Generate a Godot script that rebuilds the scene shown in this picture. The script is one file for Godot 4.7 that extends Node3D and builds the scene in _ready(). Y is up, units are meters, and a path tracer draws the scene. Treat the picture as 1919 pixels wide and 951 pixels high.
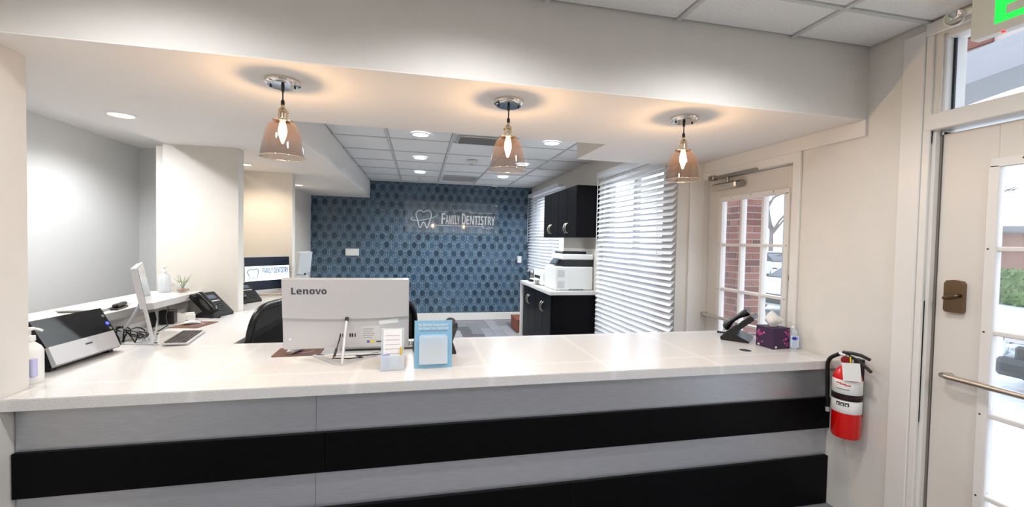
extends Node3D
# Dental reception desk. Units metres, y up, floor at 0, camera at the origin of x and z.

const XN := 2.37      # right wall of the waiting side
const XB := 2.128     # right wall of the office side
const ZB := -8.053    # tiled wall
const CE := 2.579     # waiting room ceiling
const CB := 2.54      # office ceiling
const SO := 2.207     # underside of the beam
const SL := 2.24      # underside of the left soffit
const CT := 0.86      # countertop
var used := {}
var mats := {}
var rng := RandomNumberGenerator.new()

# ---------------------------------------------------------------- helpers
func numbered(called: String) -> String:
	if not used.has(called):
		used[called] = 0
		return called
	used[called] += 1
	return "%s_%03d" % [called, used[called]]

func mat(key: String, c: Color, rough := 0.6, metal := 0.0) -> StandardMaterial3D:
	if mats.has(key):
		return mats[key]
	var m := StandardMaterial3D.new()
	m.resource_name = key
	m.albedo_color = c
	m.roughness = rough
	m.metallic = metal
	mats[key] = m
	return m

func noise_tex(seed_: int, freq: float, cols: Array, offs: Array, size := 512, kind := FastNoiseLite.TYPE_SIMPLEX_SMOOTH, oct := 4) -> NoiseTexture2D:
	var n := FastNoiseLite.new()
	n.seed = seed_
	n.frequency = freq
	n.noise_type = kind
	n.fractal_octaves = oct
	var g := Gradient.new()
	g.offsets = PackedFloat32Array(offs)
	var pc := PackedColorArray()
	for c in cols:
		pc.append(c)
	g.colors = pc
	var t := NoiseTexture2D.new()
	t.width = size
	t.height = size
	t.seamless = true
	t.noise = n
	t.color_ramp = g
	return t

func glow(key: String, c: Color, e: float) -> StandardMaterial3D:
	var m := mat(key, c, 0.5)
	m.emission_enabled = true
	m.emission = c
	m.emission_energy_multiplier = e
	return m

func pane_mat(key: String, c: Color, a: float, rough := 0.02) -> StandardMaterial3D:
	var m := mat(key, Color(c.r, c.g, c.b, a), rough)
	m.transparency = BaseMaterial3D.TRANSPARENCY_ALPHA
	return m

func ST() -> SurfaceTool:
	var s := SurfaceTool.new()
	s.begin(Mesh.PRIMITIVE_TRIANGLES)
	return s

func tri(s: SurfaceTool, a: Vector3, b: Vector3, c: Vector3, na: Vector3, nb: Vector3, nc: Vector3, ua := Vector2.ZERO, ub := Vector2.ZERO, uc := Vector2.ZERO) -> void:
	var fn := (b - a).cross(c - a)
	if fn.length_squared() < 1e-16:
		return
	if fn.dot(na + nb + nc) > 0.0:   # front faces run clockwise
		var t := b; b = c; c = t
		t = nb; nb = nc; nc = t
		var u := ub; ub = uc; uc = u
	s.set_normal(na); s.set_uv(ua); s.add_vertex(a)
	s.set_normal(nb); s.set_uv(ub); s.add_vertex(b)
	s.set_normal(nc); s.set_uv(uc); s.add_vertex(c)

func quad(s: SurfaceTool, a: Vector3, b: Vector3, c: Vector3, d: Vector3, n: Vector3) -> void:
	tri(s, a, b, c, n, n, n, Vector2(0, 1), Vector2(1, 1), Vector2(1, 0))
	tri(s, a, c, d, n, n, n, Vector2(0, 1), Vector2(1, 0), Vector2(0, 0))

# box given by two corners, optional chamfer, optional transform
func box(s: SurfaceTool, lo: Vector3, hi: Vector3, ch := 0.0, xf := Transform3D.IDENTITY) -> void:
	var c := (lo + hi) / 2.0
	var h := (hi - lo).abs() / 2.0
	var e: float = minf(ch, minf(h.x, minf(h.y, h.z)) * 0.9)
	var ax := [Vector3.RIGHT, Vector3.UP, Vector3.BACK]
	for i in 3:
		var u: Vector3 = ax[(i + 1) % 3]
		var v: Vector3 = ax[(i + 2) % 3]
		var w: Vector3 = ax[i]
		var hu: float = h[(i + 1) % 3] - e
		var hv: float = h[(i + 2) % 3] - e
		for sg in [-1.0, 1.0]:
			var o: Vector3 = c + w * (h[i] * sg)
			quad(s, xf * (o - u * hu - v * hv), xf * (o + u * hu - v * hv), xf * (o + u * hu + v * hv), xf * (o - u * hu + v * hv), xf.basis * (w * sg))
	if e > 0.0:
		for i in 3:
			var a: Vector3 = ax[i]
			var u: Vector3 = ax[(i + 1) % 3]
			var v: Vector3 = ax[(i + 2) % 3]
			var ha: float = h[i] - e
			var hu: float = h[(i + 1) % 3]
			var hv: float = h[(i + 2) % 3]
			for su in [-1.0, 1.0]:
				for sv in [-1.0, 1.0]:
					var p: Vector3 = c + u * (hu * su) + v * ((hv - e) * sv)
					var q: Vector3 = c + u * ((hu - e) * su) + v * (hv * sv)
					var n: Vector3 = (u * su + v * sv).normalized()
					quad(s, xf * (p - a * ha), xf * (p + a * ha), xf * (q + a * ha), xf * (q - a * ha), xf.basis * n)
		for sx in [-1.0, 1.0]:
			for sy in [-1.0, 1.0]:
				for sz in [-1.0, 1.0]:
					var k := Vector3(sx, sy, sz)
					var p := c + Vector3(h.x, h.y - e, h.z - e) * k
					var q := c + Vector3(h.x - e, h.y, h.z - e) * k
					var r := c + Vector3(h.x - e, h.y - e, h.z) * k
					var n := xf.basis * k.normalized()
					tri(s, xf * p, xf * q, xf * r, n, n, n)

# polygon in local xy, extruded along local z from z0 to z1
func prism(s: SurfaceTool, poly: PackedVector2Array, z0: float, z1: float, xf := Transform3D.IDENTITY, smooth := false) -> void:
	var idx := Geometry2D.triangulate_polygon(poly)
	for k in range(0, idx.size(), 3):
		for zz in [[z0, -1.0], [z1, 1.0]]:
			var n: Vector3 = xf.basis * Vector3(0, 0, signf(z1 - z0) * zz[1])
			tri(s, xf * Vector3(poly[idx[k]].x, poly[idx[k]].y, zz[0]), xf * Vector3(poly[idx[k + 1]].x, poly[idx[k + 1]].y, zz[0]), xf * Vector3(poly[idx[k + 2]].x, poly[idx[k + 2]].y, zz[0]), n, n, n)
	var area := 0.0
	var m := poly.size()
	for i in m:
		area += poly[i].cross(poly[(i + 1) % m])
	var sg := 1.0 if area > 0 else -1.0
	var en := []
	for i in m:
		var d: Vector2 = poly[(i + 1) % m] - poly[i]
		en.append((Vector2(d.y, -d.x) * sg).normalized())
	for i in m:
		var j := (i + 1) % m
		var n0: Vector2 = en[i]
		var n1: Vector2 = en[i]
		if smooth:
			var a: Vector2 = en[(i + m - 1) % m]
			var b: Vector2 = en[j]
			if a.dot(en[i]) > 0.6: n0 = (a + en[i]).normalized()
			if b.dot(en[i]) > 0.6: n1 = (b + en[i]).normalized()
		var v0 := xf.basis * Vector3(n0.x, n0.y, 0)
		var v1 := xf.basis * Vector3(n1.x, n1.y, 0)
		var p := xf * Vector3(poly[i].x, poly[i].y, z0)
		var q := xf * Vector3(poly[j].x, poly[j].y, z0)
		var r := xf * Vector3(poly[j].x, poly[j].y, z1)
		var t := xf * Vector3(poly[i].x, poly[i].y, z1)
		tri(s, p, q, r, v0, v1, v1)
		tri(s, p, r, t, v0, v1, v0)

# polygon with a transform whose local z is the given axis
func plane_xf(origin: Vector3, u: Vector3, v: Vector3) -> Transform3D:
	return Transform3D(Basis(u, v, u.cross(v)), origin)

func lathe(s: SurfaceTool, prof: Array, seg := 24, xf := Transform3D.IDENTITY) -> void:
	for i in prof.size() - 1:
		var a: Vector2 = prof[i]
		var b: Vector2 = prof[i + 1]
		var d := b - a
		if d.length() < 1e-6:
			continue
		var n2 := Vector2(d.y, -d.x).normalized()
		var na := n2
		var nb := n2
		if i > 0:
			var p: Vector2 = a - prof[i - 1]
			var pn := Vector2(p.y, -p.x).normalized()
			if pn.dot(n2) > 0.75: na = (pn + n2).normalized()
		if i < prof.size() - 2:
			var p: Vector2 = prof[i + 2] - b
			var pn := Vector2(p.y, -p.x).normalized()
			if pn.dot(n2) > 0.75: nb = (pn + n2).normalized()
		for k in seg:
			var t0 := TAU * k / seg
			var t1 := TAU * (k + 1) / seg
			var c0 := Vector3(cos(t0), 0, sin(t0))
			var c1 := Vector3(cos(t1), 0, sin(t1))
			var p00 := xf * (c0 * a.x + Vector3.UP * a.y)
			var p10 := xf * (c1 * a.x + Vector3.UP * a.y)
			var p11 := xf * (c1 * b.x + Vector3.UP * b.y)
			var p01 := xf * (c0 * b.x + Vector3.UP * b.y)
			var m00 := xf.basis * (c0 * na.x + Vector3.UP * na.y)
			var m10 := xf.basis * (c1 * na.x + Vector3.UP * na.y)
			var m11 := xf.basis * (c1 * nb.x + Vector3.UP * nb.y)
			var m01 := xf.basis * (c0 * nb.x + Vector3.UP * nb.y)
			tri(s, p00, p10, p11, m00, m10, m11)
			tri(s, p00, p11, p01, m00, m11, m01)

func tube(s: SurfaceTool, pts: Array, r: float, seg := 8, r_end := -1.0) -> void:
	if r_end < 0.0: r_end = r
	var m := pts.size()
	var rings := []
	var norms := []
	var up := Vector3.UP
	for i in m:
		var t: Vector3 = ((pts[mini(i + 1, m - 1)] as Vector3) - (pts[maxi(i - 1, 0)] as Vector3)).normalized()
		if absf(t.dot(up)) > 0.95: up = Vector3.RIGHT if absf(t.x) < 0.9 else Vector3.BACK
		var u := t.cross(up).normalized()
		var v := u.cross(t).normalized()
		up = v
		var rr := lerpf(r, r_end, float(i) / maxf(m - 1, 1))
		var ring := []
		var nn := []
		for k in seg:
			var a := TAU * k / seg
			var d := u * cos(a) + v * sin(a)
			nn.append(d)
			ring.append((pts[i] as Vector3) + d * rr)
		rings.append(ring)
		norms.append(nn)
	for i in m - 1:
		for k in seg:
			var j := (k + 1) % seg
			tri(s, rings[i][k], rings[i][j], rings[i + 1][j], norms[i][k], norms[i][j], norms[i + 1][j])
			tri(s, rings[i][k], rings[i + 1][j], rings[i + 1][k], norms[i][k], norms[i + 1][j], norms[i + 1][k])
	for e in [0, m - 1]:
		var t: Vector3 = ((pts[0] as Vector3) - (pts[1] as Vector3)).normalized() if e == 0 else ((pts[m - 1] as Vector3) - (pts[m - 2] as Vector3)).normalized()
		for k in range(1, seg - 1):
			tri(s, rings[e][0], rings[e][k], rings[e][k + 1], t, t, t)

# loft through rings of equal length, smooth across, caps at both ends
func loft(s: SurfaceTool, rings: Array, smooth := true) -> void:
	var m := rings.size()
	var k := (rings[0] as Array).size()
	var cen := []
	for ring in rings:
		var c := Vector3.ZERO
		for p in ring: c += p
		cen.append(c / k)
	var nor := []
	for i in m:
		var row := []
		for j in k:
			var a: Vector3 = rings[i][(j + 1) % k] - rings[i][(j + k - 1) % k]
			var b: Vector3 = rings[mini(i + 1, m - 1)][j] - rings[maxi(i - 1, 0)][j]
			var n := a.cross(b).normalized()
			if n.dot((rings[i][j] as Vector3) - (cen[i] as Vector3)) < 0.0: n = -n
			row.append(n)
		nor.append(row)
	for i in m - 1:
		for j in k:
			var l := (j + 1) % k
			var a: Vector3 = rings[i][j]; var b: Vector3 = rings[i][l]; var c: Vector3 = rings[i + 1][l]; var d: Vector3 = rings[i + 1][j]
			if smooth:
				tri(s, a, b, c, nor[i][j], nor[i][l], nor[i + 1][l])
				tri(s, a, c, d, nor[i][j], nor[i + 1][l], nor[i + 1][j])
			else:
				var n := (c - a).cross(d - b).normalized()
				if n.dot((a + c) / 2.0 - ((cen[i] as Vector3) + (cen[i + 1] as Vector3)) / 2.0) < 0.0: n = -n
				tri(s, a, b, c, n, n, n)
				tri(s, a, c, d, n, n, n)
	for e in [0, m - 1]:
		var n: Vector3 = ((cen[e] as Vector3) - (cen[1 if e == 0 else m - 2] as Vector3)).normalized()
		for j in k:
			tri(s, cen[e], rings[e][j], rings[e][(j + 1) % k], n, n, n)

func round_rect(w: float, h: float, r: float, seg := 4) -> PackedVector2Array:
	var p := PackedVector2Array()
	for q in 4:
		var cx := (w / 2 - r) * (1.0 if q == 0 or q == 3 else -1.0)
		var cy := (h / 2 - r) * (1.0 if q < 2 else -1.0)
		for i in seg + 1:
			var a := PI / 2 * q + PI / 2 * i / seg
			p.append(Vector2(cx + r * cos(a), cy + r * sin(a)))
	return p

func circle(r: float, n := 20, c := Vector2.ZERO, ry := -1.0) -> PackedVector2Array:
	var p := PackedVector2Array()
	for i in n:
		p.append(c + Vector2(cos(TAU * i / n) * r, sin(TAU * i / n) * (ry if ry > 0 else r)))
	return p

func obj(called: String, shape, m: Material, parent: Node = null) -> MeshInstance3D:
	var o := MeshInstance3D.new()
	o.mesh = shape.commit() if shape is SurfaceTool else shape
	o.material_override = m
	o.cast_shadow = GeometryInstance3D.SHADOW_CASTING_SETTING_ON
	if parent == null:
		o.name = numbered(called)
		add_child(o, true)
	else:
		o.name = called
		parent.add_child(o, true)
	return o

func tag(o: Node, label: String, category: String, group := "") -> Node:
	o.set_meta("label", label)
	o.set_meta("category", category)
	if group != "": o.set_meta("group", group)
	return o

func thing(called: String, label: String, category: String, at := Vector3.ZERO, turn := 0.0, group := "") -> Node3D:
	var o := Node3D.new()
	o.name = numbered(called)
	add_child(o, true)
	o.position = at
	o.rotation.y = turn
	tag(o, label, category, group)
	return o

func struct(called: String, shape, m: Material, label := "") -> MeshInstance3D:
	var o := obj(called, shape, m)
	o.set_meta("kind", "structure")
	if label != "": o.set_meta("label", label)
	return o

func sbox(called: String, lo: Vector3, hi: Vector3, m: Material, label := "", ch := 0.0) -> MeshInstance3D:
	var s := ST()
	box(s, lo, hi, ch)
	return struct(called, s, m, label)

func pbox(called: String, lo: Vector3, hi: Vector3, m: Material, parent: Node, ch := 0.0, xf := Transform3D.IDENTITY) -> MeshInstance3D:
	var s := ST()
	box(s, lo, hi, ch, xf)
	return obj(called, s, m, parent)

# lettering as thin solid glyphs. size = cap height in metres, xf: local x right, y up, z out of the face
func letters(called: String, text: String, size: float, m: Material, parent: Node, xf: Transform3D, font := "Droid Sans", weight := 400, depth := 0.001, squeeze := 1.0) -> MeshInstance3D:
	var f := SystemFont.new()
	f.font_names = PackedStringArray([font])
	f.font_weight = weight
	var t := TextMesh.new()
	t.font = f
	t.text = text
	t.font_size = 64
	t.pixel_size = size / 46.0
	t.depth = depth
	t.curve_step = 2.0
	var o := obj(called, t, m, parent)
	o.transform = xf * Transform3D(Basis.from_scale(Vector3(squeeze, 1, 1)), Vector3.ZERO)
	return o

func add_light(l: Light3D, at: Vector3, c: Color, e: float, size: float, parent: Node) -> void:
	l.light_color = c
	l.light_energy = e
	l.light_size = size
	l.shadow_enabled = true
	parent.add_child(l, true)
	l.position = at

# ---------------------------------------------------------------- scene
func _ready() -> void:
	rng.seed = 7
	setup_view()
	make_materials()
	build_shell()
	build_ceilings()
	build_tile_wall()
	build_floor()
	build_doors()
	build_windows()
	build_counter()
	build_lamps()
	build_office()
	build_counter_things()
	build_outside()

func setup_view() -> void:
	var cam := Camera3D.new()
	cam.name = "camera"
	add_child(cam)
	cam.position = Vector3(0, 1.5, 0)
	cam.rotation_degrees = Vector3(-1.5527, -12.307, 1.1759)
	cam.fov = 61.421
	cam.near = 0.05
	cam.far = 400
	cam.current = true
	var we := WorldEnvironment.new()
	we.name = "environment"
	var e := Environment.new()
	e.background_mode = Environment.BG_SKY
	var sky := Sky.new()
	var sm := ProceduralSkyMaterial.new()   # even overcast
	sm.sky_top_color = Color(0.80, 0.86, 0.95)
	sm.sky_horizon_color = Color(0.93, 0.95, 1.0)
	sm.ground_horizon_color = Color(0.86, 0.87, 0.9)
	sm.ground_bottom_color = Color(0.6, 0.6, 0.6)
	sm.sky_energy_multiplier = 1.0
	sm.sun_angle_max = 0.0
	sky.sky_material = sm
	e.sky = sky
	e.background_energy_multiplier = 2.6
	e.tonemap_mode = Environment.TONE_MAPPER_LINEAR
	e.tonemap_exposure = 1.5
	e.sdfgi_enabled = true
	e.ssao_enabled = true
	e.ssil_enabled = true
	we.environment = e
	add_child(we)

func make_materials() -> void:
	var m := mat("wall_paint", Color.WHITE, 0.75)
	m.albedo_texture = noise_tex(3, 0.02, [Color(0.845, 0.828, 0.80), Color(0.852, 0.835, 0.807)], [0.3, 0.7])
	m.uv1_triplanar = true; m.uv1_world_triplanar = true
	m.uv1_scale = Vector3.ONE * 0.7
	mat("soffit_paint", Color(0.90, 0.885, 0.87), 0.8)
	mat("trim_white", Color(0.87, 0.855, 0.835), 0.35)
	mat("door_cream", Color(0.84, 0.815, 0.785), 0.4)
	mat("grey_paint", Color(0.77, 0.77, 0.765), 0.75)
	m = mat("ceiling_tile", Color.WHITE, 0.9)
	m.albedo_texture = noise_tex(9, 0.25, [Color(0.89, 0.89, 0.89), Color(0.93, 0.93, 0.925)], [0.35, 0.6], 256)
	m.uv1_triplanar = true; m.uv1_world_triplanar = true
	m.uv1_scale = Vector3.ONE * 1.5
	mat("tbar", Color(0.80, 0.80, 0.80), 0.5)
	m = mat("quartz", Color.WHITE, 0.22)
	m.albedo_texture = noise_tex(21, 0.22, [Color(0.55, 0.54, 0.53), Color(0.855, 0.845, 0.835), Color(0.88, 0.87, 0.86), Color(0.74, 0.73, 0.72)], [0.23, 0.33, 0.68, 0.80], 1024, FastNoiseLite.TYPE_SIMPLEX, 3)
	m.uv1_triplanar = true; m.uv1_world_triplanar = true
	m.uv1_scale = Vector3.ONE * 1.6
	m = mat("brushed_metal", Color(0.76, 0.77, 0.79), 0.36, 0.7)
	m.albedo_texture = noise_tex(5, 0.03, [Color(0.94, 0.94, 0.945), Color(1, 1, 1)], [0.2, 0.8], 512)
	m.uv1_triplanar = true; m.uv1_world_triplanar = true
	m.uv1_scale = Vector3(0.6, 14.0, 0.6)
	m = mat("black_wood", Color.WHITE, 0.42)
	m.metallic_specular = 0.2
	m.albedo_texture = noise_tex(6, 0.03, [Color(0.028, 0.027, 0.033), Color(0.055, 0.052, 0.06)], [0.2, 0.8], 512)
	m.uv1_triplanar = true; m.uv1_world_triplanar = true
	m.uv1_scale = Vector3(0.5, 10.0, 0.5)
	m = mat("black_cabinet", Color.WHITE, 0.38)
	m.metallic_specular = 0.2
	m.albedo_texture = noise_tex(8, 0.03, [Color(0.04, 0.039, 0.046), Color(0.075, 0.072, 0.082)], [0.2, 0.8], 512)
	m.uv1_triplanar = true; m.uv1_world_triplanar = true
	m.uv1_scale = Vector3(8.0, 0.5, 8.0)
	mat("chrome", Color(0.86, 0.84, 0.82), 0.08, 1.0)
	mat("gold_chrome", Color(0.87, 0.80, 0.70), 0.1, 1.0)
	mat("steel", Color(0.62, 0.60, 0.57), 0.3, 1.0)
	mat("satin_nickel", Color(0.82, 0.79, 0.75), 0.32, 1.0)
	mat("black_plastic", Color(0.035, 0.035, 0.038), 0.35)
	mat("dark_plastic", Color(0.09, 0.09, 0.10), 0.4)
	mat("white_plastic", Color(0.88, 0.88, 0.87), 0.4)
	mat("silver_plastic", Color(0.78, 0.78, 0.785), 0.34, 0.25)
	mat("grey_plastic", Color(0.48, 0.49, 0.51), 0.4)
	mat("grey_print", Color(0.25, 0.25, 0.27), 0.5)
	mat("paper", Color(0.90, 0.90, 0.89), 0.8)
	var bs := mat("blind_slat", Color(0.92, 0.925, 0.94), 0.45)
	bs.backlight_enabled = true
	bs.backlight = Color(0.5, 0.5, 0.5)
	pane_mat("window_glass", Color(0.9, 0.95, 0.97), 0.06)
	mat("grout", Color(0.54, 0.63, 0.70), 0.8)
	mat("concrete", Color(0.86, 0.855, 0.84), 0.9)

# ---------------------------------------------------------------- shell
func wall_panel(called: String, m: Material, label: String, x0: float, x1: float, zlo: float, zhi: float, y1: float, holes: Array) -> void:
	# a wall across x, with rectangular openings [z0, z1, y0, y1]
	var s := ST()
	var zs := [zlo, zhi]
	for h in holes:
		zs.append(h[0]); zs.append(h[1])
	zs.sort()
	for i in zs.size() - 1:
		var a: float = zs[i]
		var b: float = zs[i + 1]
		if b - a < 1e-4: continue
		var mid := (a + b) / 2
		var y := 0.0
		var cuts := []
		for h in holes:
			if mid > h[0] and mid < h[1]: cuts.append([h[2], h[3]])
		cuts.sort()
		for c in cuts:
			if c[0] > y + 1e-4: box(s, Vector3(x0, y, a), Vector3(x1, c[0], b))
			y = c[1]
		if y1 > y + 1e-4: box(s, Vector3(x0, y, a), Vector3(x1, y1, b))
	struct(called, s, m, label)

func build_shell() -> void:
	var wp: Material = mats["wall_paint"]
	# right wall of the waiting side: two glazed doors and the light above the entry door
	wall_panel("wall_right", wp, "beige painted wall with two glazed doors", XN, XN + 0.15, -3.236, 3.2, CE + 0.1, [[-1.575, -0.62, 0.0, 2.07], [-1.545, -0.65, 2.14, 2.51], [-3.225, -2.325, 0.0, 2.065]])
	wall_panel("wall_right_office", wp, "beige painted office wall with two blinded windows", XB, XB + 0.15, ZB - 0.15, -3.386, CB + 0.1, [[-4.72, -3.46, 0.28, 2.26], [-7.95, -6.12, 0.95, 2.36]])
	sbox("wall_right_return", Vector3(XB, 0, -3.386), Vector3(XN + 0.15, CE + 0.1, -3.236), wp, "narrow return of beige wall between blind and glazed door")
	sbox("wall_back", Vector3(-2.2, 0, ZB - 0.15), Vector3(XB + 0.15, CB + 0.1, ZB - 0.012), mats["grout"], "office end wall covered in blue mosaic tiles")
	sbox("baseboard_back", Vector3(-1.85, 0, ZB - 0.012), Vector3(XB, 0.142, ZB + 0.008), mats["trim_white"], "white baseboard under the blue tiles", 0.003)
	# left side
	sbox("wall_left", Vector3(-1.72, 0, -2.11), Vector3(-1.55, CE + 0.1, 3.2), wp, "pale painted wall end rising from the countertop")
	sbox("wall_front", Vector3(-3.45, 0, 3.2), Vector3(XN + 0.15, CE + 0.1, 3.35), wp)
	sbox("wall_left_column", Vector3(-2.045, 0, -4.13), Vector3(-1.492, SL, -4.02), wp, "beige wall stub at the end of the raised ledge")
	sbox("wall_left_column_far", Vector3(-1.97, 0, -5.49), Vector3(-1.437, SL, -5.38), wp, "beige wall stub behind the second desk monitor")
	sbox("wall_left_office", Vector3(-2.0, 0, ZB), Vector3(-1.85, CB, -5.49), wp, "white wall beside the blue tiles")
	sbox("wall_left_between", Vector3(-2.15, 0, -5.49), Vector3(-2.02, SL, -4.13), wp)
	sbox("wall_left_corridor", Vector3(-3.45, 0, -6.0), Vector3(-3.3, CB + 0.1, 3.2), mats["grey_paint"], "grey corridor wall seen over the raised ledge")
	sbox("wall_left_corridor_end", Vector3(-3.45, 0, -6.15), Vector3(-1.97, CB + 0.1, -6.0), mats["grey_paint"])
	sbox("wall_left_corridor_front", Vector3(-3.3, 0, -0.8), Vector3(-1.72, CB + 0.1, -0.65), mats["grey_paint"])
	# beam and soffits
	var s := ST()
	box(s, Vector3(-0.87, SO, -2.83), Vector3(XN, CE + 0.12, -1.88))
	box(s, Vector3(-1.55, SO, -1.90), Vector3(-0.87, CE + 0.12, -1.88))
	box(s, Vector3(1.28, SO, -3.40), Vector3(XN, CE + 0.12, -2.83))
	struct("trim_beam", s, wp, "deep painted beam over the reception counter")
	s = ST()   # painted underside, a board of its own; left of x=-0.87 it runs on to the tiled wall
	prism(s, PackedVector2Array([Vector2(1.9, SO - 0.004), Vector2(2.83, SO - 0.004), Vector2(4.0, SL), Vector2(-ZB, SL), Vector2(-ZB, CB + 0.1), Vector2(1.9, CB + 0.1)]), 2.0, 0.87, Transform3D(Basis(Vector3(0, 0, -1), Vector3(0, 1, 0), Vector3(-1, 0, 0)), Vector3.ZERO))
	struct("ceiling_soffit", s, mats["soffit_paint"], "lowered painted soffit along the left side")
	s = ST()
	box(s, Vector3(-0.87, SO - 0.004, -2.83), Vector3(XN, SO, -1.88))
	box(s, Vector3(-1.55, SO - 0.004, -1.9), Vector3(-0.87, SO, -1.88))
	box(s, Vector3(1.28, SO - 0.004, -3.40), Vector3(XN, SO, -2.83))
	struct("ceiling_beam", s, mats["soffit_paint"], "white painted underside of the beam")
	# head trim that runs from the glazed door to the beam
	sbox("trim_1", Vector3(XN - 0.018, 2.115, -3.236), Vector3(XN, SO - 0.004, -1.875), mats["trim_white"], "long white board under the beam above the glazed door", 0.002)
	sbox("trim_2", Vector3(2.235, 0, -3.236), Vector3(XN, SO - 0.004, -3.216), mats["trim_white"], "white board between the blind and the glazed door", 0.004)

func build_ceilings() -> void:
	var tm: Material = mats["ceiling_tile"]
	var root := sbox("ceiling", Vector3(-1.55, CE + 0.03, -1.88), Vector3(XN, CE + 0.1, 3.2), tm, "suspended tile ceiling of the waiting room")
	grid(root, -1.55, XN, -1.88, 3.2, CE, 1.865, -1.60, 0.66, [])
	root = sbox("ceiling_office", Vector3(-0.87, CB + 0.03, ZB), Vector3(XB, CB + 0.1, -2.83), tm, "suspended tile ceiling of the office")
	grid(root, -0.87, XB, ZB, -2.83, CB, 0.32, -4.60, 0.645, [])
	sbox("ceiling_corridor", Vector3(-3.3, CB, -6.0), Vector3(-1.72, CB + 0.1, -0.65), mats["soffit_paint"])

func grid(root: Node, x0: float, x1: float, z0: float, z1: float, y: float, gx: float, gz: float, p: float, skip: Array) -> void:
	var xs := [x0]
	var a: float = gx - p * ceil((gx - x0) / p)
	while a < x1 - 0.02:
		if a > x0 + 0.02: xs.append(a)
		a += p
	xs.append(x1)
	var zs := [z0]
	a = gz - p * ceil((gz - z0) / p)
	while a < z1 - 0.02:
		if a > z0 + 0.02: zs.append(a)
		a += p
	zs.append(z1)
	for i in range(1, xs.size() - 1):
		pbox("ceiling_bar", Vector3(xs[i] - 0.012, y, z0), Vector3(xs[i] + 0.012, y + 0.03, z1), mats["tbar"], root, 0.002)
	for i in range(1, zs.size() - 1):
		pbox("ceiling_bar", Vector3(x0, y + 0.001, zs[i] - 0.010), Vector3(x1, y + 0.03, zs[i] + 0.010), mats["tbar"], root, 0.002)
	for i in xs.size() - 1:
		for j in zs.size() - 1:
			pbox("ceiling_tile", Vector3(xs[i] + 0.014, y + 0.009, zs[j] + 0.012), Vector3(xs[i + 1] - 0.014, y + 0.028, zs[j + 1] - 0.012), mats["ceiling_tile"], root, 0.004)

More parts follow.
